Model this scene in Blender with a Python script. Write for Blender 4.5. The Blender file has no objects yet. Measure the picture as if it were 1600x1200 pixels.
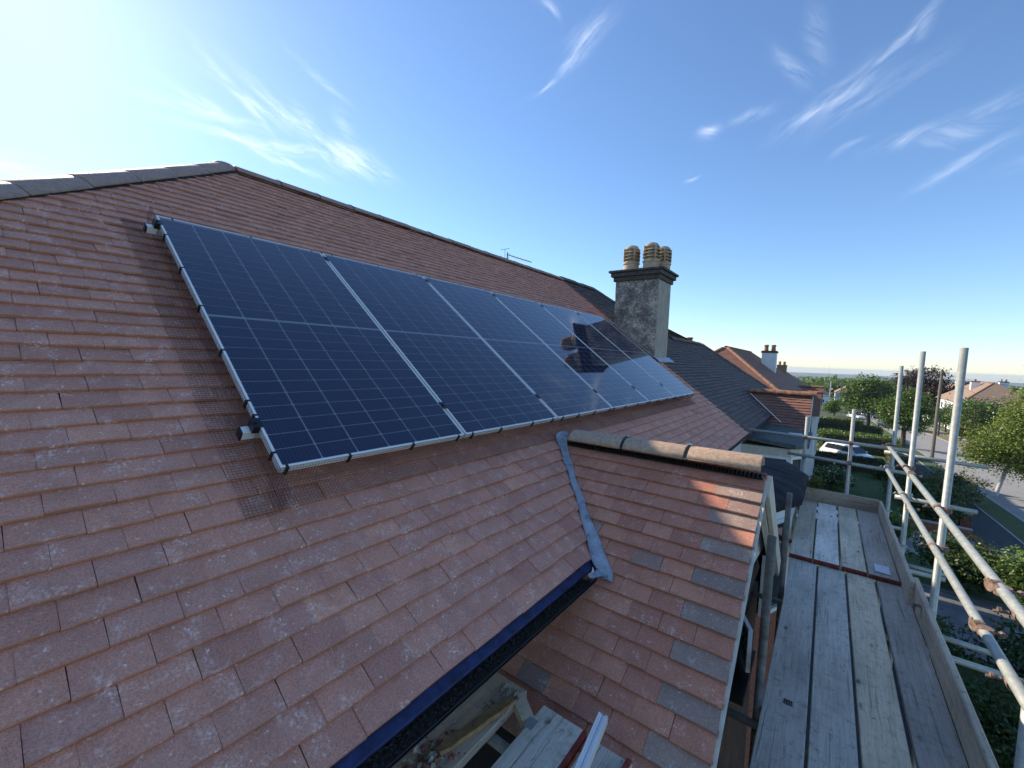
import bpy, math, random
import numpy as np
from mathutils import Matrix, Vector, Quaternion
R = math.radians
rnd = random.Random(7)
npr = np.random.default_rng(11)
scn = bpy.context.scene
col = scn.collection

# ------------------------------------------------------------------ camera, sky, sun, exposure
CAMZ = 6.6
cd = bpy.data.cameras.new('camera'); cd.sensor_width = 36.0; cd.lens = 14.671
cd.clip_start = 0.05; cd.clip_end = 30000
cam = bpy.data.objects.new('camera', cd); col.objects.link(cam)
CM = ((0.7950719, -0.06871743, 0.60260982), (0.60537145, 0.02892226, -0.79541745), (0.0372302, 0.99721684, 0.06459485))
cam.matrix_world = Matrix(((*CM[0], 0.0), (*CM[1], 0.0), (*CM[2], CAMZ), (0, 0, 0, 1)))
scn.camera = cam
SUN_EL, SUN_AZ = R(30.9), R(-86.0)             # azimuth from +Y towards +X
SUN = Vector((math.sin(SUN_AZ) * math.cos(SUN_EL), math.cos(SUN_AZ) * math.cos(SUN_EL), math.sin(SUN_EL)))
sd = bpy.data.lights.new('sun', 'SUN'); sd.energy = 5.0; sd.angle = R(0.6); sd.color = (1.0, 0.86, 0.68)
so = bpy.data.objects.new('sun', sd); col.objects.link(so)
so.rotation_euler = (-SUN).to_track_quat('-Z', 'Y').to_euler(); so.location = SUN * 60
scn.view_settings.view_transform = 'Standard'; scn.view_settings.look = 'None'
scn.view_settings.gamma = 1.0; scn.view_settings.exposure = 0.5
try:
    scn.view_settings.use_curve_mapping = False
except Exception:
    pass

scn.cycles.max_bounces = 6; scn.cycles.diffuse_bounces = 3; scn.cycles.glossy_bounces = 3; scn.cycles.transmission_bounces = 3; scn.cycles.transparent_max_bounces = 8
scn.cycles.caustics_reflective = False; scn.cycles.caustics_refractive = False
scn.cycles.use_adaptive_sampling = True; scn.cycles.adaptive_threshold = .015; scn.cycles.use_denoising = True

class NT:
    """small helper for building node trees"""
    def __init__(s, tree): s.t = tree; s.n = tree.nodes; s.l = tree.links
    def node(s, typ, **kw):
        nd = s.n.new(typ)
        for k, v in kw.items(): setattr(nd, k, v)
        return nd
    def put(s, sock, v):
        if v is None: return
        if isinstance(v, bpy.types.NodeSocket): s.l.new(v, sock)
        else:
            if hasattr(sock.default_value, '__len__') and not hasattr(v, '__len__'): v = (v,) * len(sock.default_value)
            if hasattr(v, '__len__') and len(v) == 3 and len(sock.default_value) == 4: v = (*v, 1)
            sock.default_value = v
    def math(s, op, a, b=None, c=None, clamp=False):
        nd = s.node('ShaderNodeMath', operation=op, use_clamp=clamp)
        for i, v in enumerate((a, b, c)):
            if v is not None: s.put(nd.inputs[i], v)
        return nd.outputs[0]
    def vmath(s, op, a, b=None, out=0):
        nd = s.node('ShaderNodeVectorMath', operation=op)
        s.put(nd.inputs[0], a)
        if b is not None: s.put(nd.inputs[1], b)
        return nd.outputs[out]
    def noise(s, vec, scale, detail=3, rough=.55, dist=0.0, out='Fac'):
        nd = s.node('ShaderNodeTexNoise')
        if vec is not None: s.l.new(vec, nd.inputs['Vector'])
        nd.inputs['Scale'].default_value = scale; nd.inputs['Detail'].default_value = detail
        nd.inputs['Roughness'].default_value = rough; nd.inputs['Distortion'].default_value = dist
        return nd.outputs[out]
    def ramp(s, fac, stops, interp='LINEAR'):
        nd = s.node('ShaderNodeValToRGB'); s.put(nd.inputs[0], fac)
        cr = nd.color_ramp; cr.interpolation = interp
        while len(cr.elements) < len(stops): cr.elements.new(.5)
        for e, (p, c) in zip(cr.elements, stops):
            e.position = p; e.color = (*c, 1) if hasattr(c, '__len__') else (c, c, c, 1)
        return nd.outputs[0]
    def mix(s, fac, a, b, blend='MIX'):
        nd = s.node('ShaderNodeMix', data_type='RGBA', blend_type=blend)
        s.put(nd.inputs[0], fac); s.put(nd.inputs[6], a); s.put(nd.inputs[7], b)
        return nd.outputs[2]
    def scale(s, vec, xyz):
        nd = s.node('ShaderNodeMapping'); s.l.new(vec, nd.inputs['Vector']); nd.inputs['Scale'].default_value = xyz
        return nd.outputs[0]

# world: Nishita sky with thin cirrus streaks that stand in fixed compass directions
world = bpy.data.worlds.new('World'); scn.world = world; world.use_nodes = True
wt = NT(world.node_tree); wt.n.clear()
sky = wt.node('ShaderNodeTexSky', sky_type='NISHITA', sun_disc=False)
sky.sun_elevation = SUN_EL; sky.sun_rotation = SUN_AZ; sky.altitude = 60
sky.air_density = 1.0; sky.dust_density = 0.17; sky.ozone_density = 5.4
tc = wt.node('ShaderNodeTexCoord').outputs['Generated']
def dir_of(px, py):
    v = Vector(((px - 800) / 652.05, -(py - 600) / 652.05, -1))
    return Vector([sum(CM[i][k] * v[k] for k in range(3)) for i in range(3)]).normalized()
def basis(d, ang):
    right = d.cross(Vector((0, 0, 1))).normalized(); upv = right.cross(d)
    return right * math.cos(ang) + upv * math.sin(ang), -right * math.sin(ang) + upv * math.cos(ang)
warp_c = wt.noise(tc, 7.0, 3, out='Color')
tw_ = wt.vmath('ADD', tc, wt.vmath('MULTIPLY', wt.vmath('SUBTRACT', warp_c, (.5, .5, .5)), (.05, .05, .05)))
FIB = []
for gd, ga in ((dir_of(430, 200), -.45), (dir_of(430, 230), .0), (dir_of(1250, 140), .55)):
    t, b = basis(gd, ga); cmb = wt.node('ShaderNodeCombineXYZ')
    wt.put(cmb.inputs[0], wt.math('MULTIPLY', wt.vmath('DOT_PRODUCT', tw_, tuple(t), out=1), 9.0)); wt.put(cmb.inputs[1], wt.math('MULTIPLY', wt.vmath('DOT_PRODUCT', tw_, tuple(b), out=1), 48.0))
    fb = wt.noise(cmb.outputs[0], 1.5, 4, .65)
    FIB.append(wt.math('MULTIPLY', wt.math('SUBTRACT', fb, .34, clamp=True), 3.2))
def wisp(px, py, ang, length, width, amount, seed, bend=0.0, fib=9.0):
    """one cirrus streak round a compass direction; ang is its tilt from level"""
    d = dir_of(px, py); t, b = basis(d, ang)
    u = wt.vmath('DOT_PRODUCT', tw_, tuple(t / length), out=1); w = wt.vmath('DOT_PRODUCT', tw_, tuple(b / width), out=1)
    f = wt.vmath('DOT_PRODUCT', tc, tuple(d), out=1)
    q = wt.math('MULTIPLY_ADD', u, u, wt.math('MULTIPLY', w, w))
    g = wt.math('MULTIPLY', wt.math('EXPONENT', wt.math('MULTIPLY', q, -1.0)), wt.math('GREATER_THAN', f, 0.0))
    return wt.math('MULTIPLY', g, amount), (0 if ang < -.25 else 1 if ang < .18 else 2)
WISPS = [(372, 140, -.75, .060, .007, 1.0, 1), (398, 158, -.45, .055, .007, 1.0, 1), (450, 178, -.62, .075, .010, 1.1, 2), (490, 205, -.9, .040, .012, 1.0, 2), (420, 221, .02, .105, .009, 1.2, 3),
         (545, 252, -.26, .060, .020, 1.5, 4), (440, 246, -.26, .060, .008, 1.1, 5), (330, 172, .05, .075, .010, .8, 6), (318, 155, -.3, .045, .006, .8, 16), (575, 265, -.2, .04, .006, 1.0, 5), (505, 125, -.6, .05, .006, .5, 2), (540, 205, -1.1, .03, .012, .5, 2),
         (915, 68, .80, .055, .016, .75, 7), (890, 95, .95, .035, .010, .7, 7), (850, 138, .50, .030, .004, .6, 17), (905, 62, .5, .03, .02, .35, 17), (1400, 72, .76, .060, .005, .6, 8), (1440, 45, .9, .012, .006, .5, 8),
         (1265, 178, .30, .045, .012, .75, 9), (1320, 150, .62, .050, .022, .5, 9), (1370, 150, .4, .07, .016, .28, 9), (1235, 105, -.85, .035, .010, .5, 10), (1108, 203, .15, .016, .009, .8, 11), (1170, 178, .2, .03, .008, .45, 11), (1280, 60, -1.3, .035, .014, .35, 12),
         (1440, 212, .20, .045, .007, .6, 13), (1495, 205, .05, .035, .012, .5, 13), (1510, 248, .42, .055, .009, .5, 14), (1560, 158, .22, .045, .010, .4, 15), (1330, 240, .5, .02, .004, .4, 15), (1080, 277, .5, .010, .003, .7, 18),
         (-120, 240, .05, .12, .02, .8, 19), (1780, 180, .3, .08, .015, .5, 20), (855, 8, -.6, .02, .010, .5, 21), (25, 262, -.1, .06, .008, .8, 22)]
cls = [None, None, None]
for a in WISPS:
    m, gi = wisp(*a)
    cls[gi] = m if cls[gi] is None else wt.math('MAXIMUM', cls[gi], m)
cl = None
for c_, f_ in zip(cls, FIB):
    m = wt.math('MULTIPLY', c_, f_, clamp=True); cl = m if cl is None else wt.math('MAXIMUM', cl, m)
skyc = wt.mix(wt.math('MULTIPLY', cl, .4), sky.outputs[0], (7.4, 7.8, 8.4))
bg = wt.node('ShaderNodeBackground'); wt.l.new(skyc, bg.inputs[0]); bg.inputs[1].default_value = 0.15
world.cycles.sampling_method = 'MANUAL'; world.cycles.sample_map_resolution = 512
wo = wt.node('ShaderNodeOutputWorld'); wt.l.new(bg.outputs[0], wo.inputs[0])

# ------------------------------------------------------------------ materials
MATS = {}
def new_mat(name):
    m = bpy.data.materials.new(name); m.use_nodes = True
    n = NT(m.node_tree); n.n.clear(); MATS[name] = m
    out = n.node('ShaderNodeOutputMaterial')
    p = n.node('ShaderNodeBsdfPrincipled'); n.l.new(p.outputs[0], out.inputs[0])
    n.p = p; n.out = out
    n.pos = n.node('ShaderNodeNewGeometry').outputs['Position']
    return m, n
def bump(n, h, strength=.3, dist=.002):
    b = n.node('ShaderNodeBump'); b.inputs['Strength'].default_value = strength; b.inputs['Distance'].default_value = dist
    n.put(b.inputs['Height'], h); n.l.new(b.outputs[0], n.p.inputs['Normal'])
def piece_random(n):
    """one number per piece: from the object for single pieces, from the face for joined ones"""
    oi = n.node('ShaderNodeObjectInfo').outputs['Random']
    at = n.node('ShaderNodeAttribute', attribute_name='rnd').outputs['Fac']
    return n.math('FRACT', n.math('ADD', oi, at))
def plain(name, c, rough=.6, metal=0.0, var=.12, scale=30.0, bmp=.15, spec=.4, c2=None, coat=0):
    m, n = new_mat(name)
    f = n.noise(n.pos, scale, 5)
    lo = tuple(x * (1 - var * 1.6) for x in c); hi = c2 or tuple(min(1, x * (1 + var * 1.6)) for x in c)
    n.l.new(n.ramp(f, [(.25, lo), (.75, hi)]), n.p.inputs['Base Color'])
    n.p.inputs['Roughness'].default_value = rough; n.p.inputs['Metallic'].default_value = metal
    n.p.inputs['Specular IOR Level'].default_value = spec; n.p.inputs['Coat Weight'].default_value = coat
    if bmp: bump(n, n.noise(n.pos, scale * 4, 4), bmp)
    return m
def tile_mat(name, stops, edge, smudge=(.55, .5, .48), amt=.75, lichen=0.0, spec=.35):
    m, n = new_mat(name)
    r = piece_random(n)
    c = n.ramp(r, stops, 'LINEAR')
    blotch = n.noise(n.pos, 9, 4)
    c = n.mix(n.math('MULTIPLY', n.math('SUBTRACT', blotch, .45, clamp=True), 1.6), c, tuple(x * .78 for x in stops[0][1]))
    grain = n.math('ADD', n.math('MULTIPLY', n.noise(n.pos, 380, 3, .7), .5), n.math('MULTIPLY', n.noise(n.pos, 150, 4, .75), .5))
    c = n.mix(1.0, c, n.ramp(grain, [(.34, .52), (.5, 1.0), (.66, 1.45)]), 'MULTIPLY')
    ed = n.node('ShaderNodeAttribute', attribute_name='edge').outputs['Fac']
    c = n.mix(n.math('MULTIPLY', ed, .7), c, n.mix(n.noise(n.pos, 60, 3), tuple(x * .7 for x in edge), edge))
    sm = n.math('MULTIPLY', n.math('SUBTRACT', n.noise(n.pos, 12, 3), .53, clamp=True), 6.5)
    fine = n.math('MULTIPLY', n.math('SUBTRACT', n.noise(n.pos, 85, 5, .65), .47, clamp=True), 4.5)
    spk = n.math('MULTIPLY', n.math('SUBTRACT', n.noise(n.pos, 60, 2), .66, clamp=True), 9.0)
    k = n.math('MULTIPLY', n.math('ADD', n.math('MULTIPLY', sm, fine), spk, clamp=True), amt, clamp=True)
    c = n.mix(k, c, smudge)
    if lichen:
        lk = n.math('MULTIPLY', n.math('SUBTRACT', n.noise(n.pos, 5, 6, .7), .58, clamp=True), 6 * lichen, clamp=True)
        c = n.mix(lk, c, (.16, .13, .07))
    n.l.new(c, n.p.inputs['Base Color'])
    n.p.inputs['Roughness'].default_value = .72; n.p.inputs['Specular IOR Level'].default_value = spec
    bump(n, n.math('ADD', grain, n.math('MULTIPLY', n.noise(n.pos, 40, 4), .8)), .35, .0022)
    return m
tile_mat('main_tile', [(0, (.52, .235, .165)), (.18, (.58, .27, .19)), (.4, (.63, .295, .21)), (.6, (.67, .305, .205)), (.8, (.58, .28, .21)), (.92, (.64, .305, .215)), (1, (.73, .345, .23))], (.44, .20, .115), smudge=(.95, .77, .68), amt=.8)
tile_mat('gable_tile', [(0, (.50, .20, .125)), (.3, (.58, .24, .15)), (.6, (.65, .28, .17)), (.84, (.53, .22, .14)), (.945, (.57, .235, .145)), (.95, (.38, .245, .185)), (1, (.35, .23, .18))], (.40, .18, .105), smudge=(.88, .68, .57), amt=.7)
tile_mat('gable_dark_tile', [(0, (.33, .225, .175)), (1, (.42, .285, .215))], (.30, .165, .115), smudge=(.8, .64, .55), amt=.75)
tile_mat('old_tile', [(0, (.082, .064, .062)), (.5, (.10, .075, .07)), (1, (.13, .09, .08))], (.08, .06, .055), smudge=(.35, .33, .28), amt=.5, lichen=.5)
tile_mat('red_old_tile', [(0, (.25, .12, .085)), (.5, (.30, .15, .10)), (1, (.21, .105, .08))], (.17, .09, .06), smudge=(.35, .3, .25), amt=.4, lichen=.5)
tile_mat('tan_old_tile', [(0, (.34, .24, .17)), (.5, (.38, .275, .20)), (1, (.30, .21, .15))], (.2, .13, .09), smudge=(.4, .35, .3), amt=.4, lichen=.3)
plain('ridge_clay', (.46, .32, .215), .62, var=.2, scale=40, bmp=.3)
plain('hip_clay', (.36, .25, .20), .6, var=.16, scale=40, bmp=.3)
plain('old_ridge', (.14, .11, .095), .85, var=.35, scale=14, bmp=.6)
plain('red_ridge', (.30, .15, .09), .8, var=.3, scale=10, bmp=.4)
plain('mortar', (.33, .29, .24), .9, var=.25, scale=30, bmp=.6)
plain('membrane', (.03, .03, .032), .8, bmp=0)
plain('black_plastic', (.012, .012, .013), .4, var=.2, bmp=.1)
plain('wire', (.012, .012, .014), .5, bmp=0)
plain('clip_metal', (.62, .62, .6), .35, metal=.8, bmp=0)
plain('white_upvc', (.78, .79, .78), .35, var=.04, bmp=.05)
plain('cream_paint', (.58, .54, .44), .55, var=.1, scale=14, bmp=.25)
plain('white_render', (.72, .71, .68), .8, var=.06, scale=12, bmp=.4)
plain('brown_boarding', (.075, .042, .03), .7, var=.4, scale=8, bmp=.4)
plain('brick_red', (.24, .09, .06), .85, var=.3, scale=25, bmp=.5)
plain('felt_black', (.017, .018, .022), .8, var=.35, scale=7, bmp=.35, spec=.25)
plain('felt_green', (.085, .105, .10), .85, var=.25, scale=12, bmp=.5)
plain('pot_clay', (.42, .335, .23), .8, var=.22, scale=14, bmp=.3)
plain('pot_red', (.36, .15, .08), .8, var=.25, scale=10, bmp=.2)
plain('cap_stone', (.085, .075, .065), .9, var=.4, scale=22, bmp=.7)
plain('white_paint', (.75, .75, .73), .7, var=.06, scale=4, bmp=.1)
plain('brown_brick', (.20, .13, .09), .9, var=.3, scale=10, bmp=.4)
plain('gutter_black', (.02, .021, .023), .35, var=.25, bmp=.1)
plain('blue_strip', (.013, .021, .08), .45, var=.5, scale=18, bmp=.6)
plain('red_paint', (.24, .04, .025), .6, var=.35, scale=25, bmp=.2)
plain('rust', (.21, .14, .105), .8, var=.45, scale=60, bmp=.5)
plain('dark_rubber', (.015, .015, .015), .8, bmp=0)
plain('paper', (.75, .78, .82), .6, var=.05, bmp=0)
plain('offcut_wood', (.34, .20, .09), .75, var=.25, scale=30, bmp=.4)
plain('lamp_grey', (.42, .43, .43), .5, var=.08, bmp=0)
plain('pole_wood', (.2, .165, .13), .85, var=.2, scale=10, bmp=.3)
plain('bark', (.09, .07, .05), .9, var=.35, scale=18, bmp=.6)
plain('kerb', (.36, .35, .33), .85, var=.15, scale=6, bmp=.3)
plain('slate_paving', (.16, .16, .165), .8, var=.3, scale=2.2, bmp=.3)
plain('path_concrete', (.30, .29, .27), .85, var=.2, scale=3, bmp=.3)
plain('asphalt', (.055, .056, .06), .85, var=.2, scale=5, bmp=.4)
plain('far_hill', (.06, .085, .05), .9, var=.35, scale=.01, bmp=0)
plain('car_white', (.74, .75, .76), .25, var=.02, bmp=0, coat=.8)
plain('car_dark', (.02, .022, .028), .25, var=.1, bmp=0, coat=.8)
plain('car_blue', (.03, .05, .11), .25, var=.1, bmp=0, coat=.8)
plain('car_red', (.3, .03, .05), .25, var=.1, bmp=0, coat=.8)
plain('car_glass', (.02, .025, .03), .05, bmp=0, spec=.7)
plain('alloy', (.5, .5, .52), .3, metal=.8, bmp=0)
plain('lamp_lens', (.7, .68, .65), .15, bmp=0)
plain('tail_lens', (.4, .02, .02), .2, bmp=0)
plain('steel_dark', (.1, .1, .1), .5, metal=.6, bmp=0)

def road_mat():
    m, n = new_mat('road')
    f = n.noise(n.pos, 1.1, 5, .6); g = n.noise(n.pos, 60, 3)
    c = n.ramp(f, [(.3, (.25, .245, .235)), (.7, (.31, .30, .285))])
    c = n.mix(1.0, c, n.ramp(g, [(.2, .82), (.8, 1.16)]), 'MULTIPLY')
    n.l.new(c, n.p.inputs['Base Color']); n.p.inputs['Roughness'].default_value = .85; bump(n, g, .4, .01)
road_mat()
def grass_mat(name, a, b, s=2.2):
    m, n = new_mat(name)
    f = n.noise(n.pos, s, 6, .6); g = n.noise(n.pos, 45, 4, .7)
    c = n.mix(1.0, n.ramp(f, [(.3, a), (.7, b)]), n.ramp(g, [(.25, .45), (.75, 1.5)]), 'MULTIPLY')
    n.l.new(c, n.p.inputs['Base Color']); n.p.inputs['Roughness'].default_value = .9; bump(n, g, .8, .05)
grass_mat('lawn', (.05, .10, .025), (.075, .135, .035)); grass_mat('verge_grass', (.06, .095, .03), (.09, .12, .04)); grass_mat('dry_verge', (.20, .16, .07), (.26, .21, .10))
grass_mat('field', (.05, .075, .03), (.085, .10, .045), .03)

def pebble_mat():
    m, n = new_mat('pebbledash')
    v = n.node('ShaderNodeTexVoronoi'); n.l.new(n.pos, v.inputs['Vector']); v.inputs['Scale'].default_value = 55
    big = n.noise(n.pos, 4.5, 5, .6); mid = n.noise(n.pos, 26, 5, .7)
    c = n.ramp(n.math('ADD', n.math('MULTIPLY', big, .55), n.math('MULTIPLY', mid, .5)), [(.40, (.12, .105, .09)), (.52, (.27, .235, .195)), (.64, (.60, .53, .44))])
    c = n.mix(.55, c, n.mix(1.0, c, n.ramp(v.outputs['Color'], [(.1, .35), (.9, 1.7)]), 'MULTIPLY'))
    n.l.new(c, n.p.inputs['Base Color']); n.p.inputs['Roughness'].default_value = .9
    bump(n, v.outputs['Distance'], .9, .012)
pebble_mat()
def render_side_mat():
    m, n = new_mat('chimney_render')
    f = n.noise(n.scale(n.pos, (1, 6, 1.0)), 5, 6, .65)
    n.l.new(n.ramp(f, [(.3, (.25, .225, .19)), (.7, (.48, .43, .36))]), n.p.inputs['Base Color']); n.p.inputs['Roughness'].default_value = .9
    bump(n, n.noise(n.pos, 120, 4), .6, .006)
render_side_mat()
def lead_mat():
    m, n = new_mat('lead')
    f = n.noise(n.pos, 14, 6, .65, .6); g = n.noise(n.pos, 70, 4)
    c = n.ramp(f, [(.28, (.10, .11, .125)), (.42, (.33, .365, .41)), (.75, (.52, .56, .61))])
    n.l.new(c, n.p.inputs['Base Color']); n.p.inputs['Roughness'].default_value = .42; n.p.inputs['Metallic'].default_value = .25
    bump(n, n.math('ADD', n.math('MULTIPLY', f, 2.0), g), .7, .012)
lead_mat()
def wood_mat(name, a, b, c_, along='Y', stain=None):
    m, n = new_mat(name)
    r = piece_random(n)
    off = n.node('ShaderNodeCombineXYZ'); n.put(off.inputs[0], n.math('MULTIPLY', r, 37.0)); n.put(off.inputs[1], n.math('MULTIPLY', r, 91.0))
    pos = n.vmath('ADD', n.pos, off.outputs[0])
    sc = {'Y': (60, 1.6, 60), 'X': (1.6, 60, 60)}[along]
    warp = n.noise(pos, 3.0, 3, out='Color')
    pw = n.vmath('ADD', pos, n.vmath('MULTIPLY', warp, (.03, .03, 0)))
    g = n.noise(n.scale(pw, sc), 1.0, 6, .68); g2 = n.noise(n.scale(pw, tuple(x * 3.4 for x in sc)), 1.0, 3, .6)
    big = n.noise(n.scale(pos, (4, 1.3, 4) if along == 'Y' else (1.3, 4, 4)), 1.0, 5)
    c = n.ramp(g, [(.28, a), (.5, b), (.72, c_)])
    c = n.mix(1.0, c, n.ramp(g2, [(.3, .82), (.65, 1.08)]), 'MULTIPLY')
    spots = n.math('MULTIPLY', n.math('SUBTRACT', n.noise(n.scale(pos, (1, 1.8, 1)), 10, 6, .75), .53, clamp=True), 6, clamp=True)
    c = n.mix(n.math('MULTIPLY', spots, .55), c, tuple(x * .5 for x in a))
    scuff = n.math('MULTIPLY', n.math('SUBTRACT', n.noise(n.scale(pos, (3.0, 1.0, 1)), 5, 5, .7), .60, clamp=True), 6, clamp=True)
    c = n.mix(n.math('MULTIPLY', scuff, .4), c, tuple(min(.92, x * 1.12) for x in c_))
    c = n.mix(1.0, c, n.ramp(big, [(.25, .68), (.5, 1.0), (.8, 1.25)]), 'MULTIPLY')
    c = n.mix(1.0, c, n.ramp(r, [(0, (.82, .84, .9)), (.5, (1, 1, 1)), (1, (1.14, 1.06, .92))]), 'MULTIPLY')
    vor = n.node('ShaderNodeTexVoronoi'); n.l.new(n.scale(pw, (9, 3.2, 9) if along == 'Y' else (3.2, 9, 9)), vor.inputs['Vector']); vor.inputs['Scale'].default_value = 1.0
    knot = n.math('MULTIPLY', n.math('MULTIPLY', n.math('SUBTRACT', n.math('ADD', .05, n.math('MULTIPLY', n.noise(pos, 24, 3), .2)), vor.outputs['Distance'], clamp=True), 12.0, clamp=True), n.math('MULTIPLY', n.math('SUBTRACT', n.noise(pos, 4, 2), .48, clamp=True), 8.0, clamp=True))
    c = n.mix(n.math('MULTIPLY', knot, .75), c, (.05, .042, .036))
    crack = n.math('MULTIPLY', n.math('SUBTRACT', n.noise(n.scale(pw, tuple(x * .8 for x in sc)), 1.0, 2, .5), .62, clamp=True), 12, clamp=True)
    c = n.mix(n.math('MULTIPLY', crack, .38), c, (.06, .05, .042))
    dirt = n.math('MULTIPLY', n.math('SUBTRACT', n.noise(n.scale(pos, (1, .55, 1)), 24, 6, .8), .555, clamp=True), 9, clamp=True)
    c = n.mix(n.math('MULTIPLY', dirt, .6), c, (.10, .08, .06))
    n.l.new(c, n.p.inputs['Base Color']); n.p.inputs['Roughness'].default_value = .85
    bump(n, n.math('SUBTRACT', n.math('ADD', g, n.math('MULTIPLY', g2, .5)), n.math('MULTIPLY', crack, 1.5)), .55, .004)
wood_mat('board_grey', (.64, .56, .44), (.74, .66, .52), (.80, .72, .58))
wood_mat('board_white', (.78, .75, .70), (.88, .85, .80), (.92, .90, .87))
wood_mat('board_tan', (.68, .56, .41), (.77, .65, .48), (.83, .72, .55))
wood_mat('board_dark', (.50, .40, .31), (.60, .49, .38), (.68, .57, .45))
wood_mat('board_cross', (.29, .225, .175), (.40, .325, .26), (.50, .42, .34), 'X')

def tube_mat():
    m, n = new_mat('galvanised')
    f = n.noise(n.pos, 22, 5, .6); g = n.noise(n.pos, 130, 3)
    c = n.ramp(f, [(.25, (.31, .33, .30)), (.55, (.41, .43, .39)), (.8, (.50, .52, .47))])
    rs = n.math('MULTIPLY', n.math('SUBTRACT', n.noise(n.pos, 7, 5, .7), .64, clamp=True), 7, clamp=True)
    c = n.mix(n.math('MULTIPLY', rs, .6), c, (.24, .15, .10))
    sp = n.math('MULTIPLY', n.math('SUBTRACT', n.noise(n.pos, 38, 4, .7), .63, clamp=True), 9, clamp=True)
    c = n.mix(n.math('MULTIPLY', sp, .5), c, (.62, .60, .55))
    sc2 = n.math('MULTIPLY', n.math('SUBTRACT', n.noise(n.pos, 15, 5, .8), .60, clamp=True), 7, clamp=True)
    c = n.mix(n.math('MULTIPLY', sc2, .4), c, (.16, .16, .145))
    c = n.mix(1.0, c, n.ramp(g, [(.3, .85), (.7, 1.12)]), 'MULTIPLY')
    n.l.new(c, n.p.inputs['Base Color']); n.p.inputs['Metallic'].default_value = .3; n.p.inputs['Roughness'].default_value = .5
    bump(n, g, .15, .001)
tube_mat()
plain('old_tube', (.17, .155, .13), .6, metal=.3, var=.3, scale=18, bmp=.2)
def alu_mat():
    m, n = new_mat('aluminium')
    g = n.noise(n.scale(n.pos, (40, 4, 40)), 1, 3)
    n.l.new(n.ramp(g, [(.3, (.80, .79, .76)), (.7, (.88, .87, .84))]), n.p.inputs['Base Color'])
    n.p.inputs['Metallic'].default_value = .2; n.p.inputs['Roughness'].default_value = .4
alu_mat()
def cell_mat():
    m, n = new_mat('cell')
    at = n.node('ShaderNodeTexCoord').outputs['Object']
    sx = n.node('ShaderNodeSeparateXYZ'); n.l.new(at, sx.inputs[0])
    t = n.math('FRACT', n.math('MULTIPLY', sx.outputs[0], 1 / .0182))
    bar = n.math('LESS_THAN', n.math('ABSOLUTE', n.math('SUBTRACT', t, .5)), .055)
    r = n.node('ShaderNodeObjectInfo').outputs['Random']
    c = n.ramp(r, [(0, (.014, .036, .145)), (1, (.019, .046, .175))])
    c = n.mix(n.math('MULTIPLY', n.noise(n.pos, 3, 3), .35), c, (.008, .018, .06))
    c = n.mix(n.math('MULTIPLY', bar, .55), c, (.16, .20, .28))
    n.l.new(c, n.p.inputs['Base Color']); n.p.inputs['Roughness'].default_value = .35; n.p.inputs['Specular IOR Level'].default_value = .25
cell_mat()
plain('backsheet', (.92, .90, .86), .5, var=.02, bmp=0)
def thin_glass(name, rough, ior, tint=(1, 1, 1), dust=0.0):
    m, n = new_mat(name); n.n.remove(n.p)
    tr = n.node('ShaderNodeBsdfTransparent'); tr.inputs[0].default_value = (*tint, 1)
    gl = n.node('ShaderNodeBsdfGlossy'); gl.inputs['Roughness'].default_value = rough; gl.inputs[0].default_value = (1, 1, 1, 1)
    fr = n.node('ShaderNodeFresnel'); fr.inputs[0].default_value = ior
    mx = n.node('ShaderNodeMixShader'); n.l.new(fr.outputs[0], mx.inputs[0]); n.l.new(tr.outputs[0], mx.inputs[1]); n.l.new(gl.outputs[0], mx.inputs[2])
    last = mx.outputs[0]
    if dust:
        df = n.node('ShaderNodeBsdfDiffuse'); df.inputs[0].default_value = (.5, .5, .5, 1)
        d = n.math('ADD', n.math('MULTIPLY', n.math('SUBTRACT', n.noise(n.pos, 7, 5, .7), .60, clamp=True), 1.6, clamp=True), n.math('MULTIPLY', n.noise(n.pos, 2, 3), .5))
        m2 = n.node('ShaderNodeMixShader'); n.put(m2.inputs[0], n.math('MULTIPLY', d, dust)); n.l.new(last, m2.inputs[1]); n.l.new(df.outputs[0], m2.inputs[2]); last = m2.outputs[0]
    n.l.new(last, n.out.inputs[0])
thin_glass('solar_glass', .04, 1.6, dust=.05)
plain('window_glass', (.035, .045, .055), .04, bmp=0, var=.1, spec=.8)
def leaf_mat(name, a, b, c_, trans=.25):
    m, n = new_mat(name); n.n.remove(n.p)
    r = n.node('ShaderNodeAttribute', attribute_name='rnd').outputs['Fac']
    c = n.ramp(r, [(0, a), (.55, b), (1, c_)])
    c = n.mix(1.0, c, n.ramp(n.noise(n.pos, .9, 3), [(.3, .7), (.7, 1.25)]), 'MULTIPLY')
    df = n.node('ShaderNodeBsdfDiffuse'); n.l.new(c, df.inputs[0])
    tl = n.node('ShaderNodeBsdfTranslucent'); n.l.new(n.mix(.4, c, (.16, .2, .02)), tl.inputs[0])
    mx = n.node('ShaderNodeMixShader'); mx.inputs[0].default_value = trans
    n.l.new(df.outputs[0], mx.inputs[1]); n.l.new(tl.outputs[0], mx.inputs[2])
    gl = n.node('ShaderNodeBsdfGlossy'); gl.inputs['Roughness'].default_value = .45; gl.inputs[0].default_value = (.9, .9, .9, 1)
    m2 = n.node('ShaderNodeMixShader'); m2.inputs[0].default_value = .035; n.l.new(mx.outputs[0], m2.inputs[1]); n.l.new(gl.outputs[0], m2.inputs[2])
    n.l.new(m2.outputs[0], n.out.inputs[0])
leaf_mat('leaf_birch', (.11, .16, .03), (.20, .27, .05), (.31, .37, .09))
leaf_mat('leaf_green', (.05, .10, .022), (.105, .18, .036), (.18, .25, .06))
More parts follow.
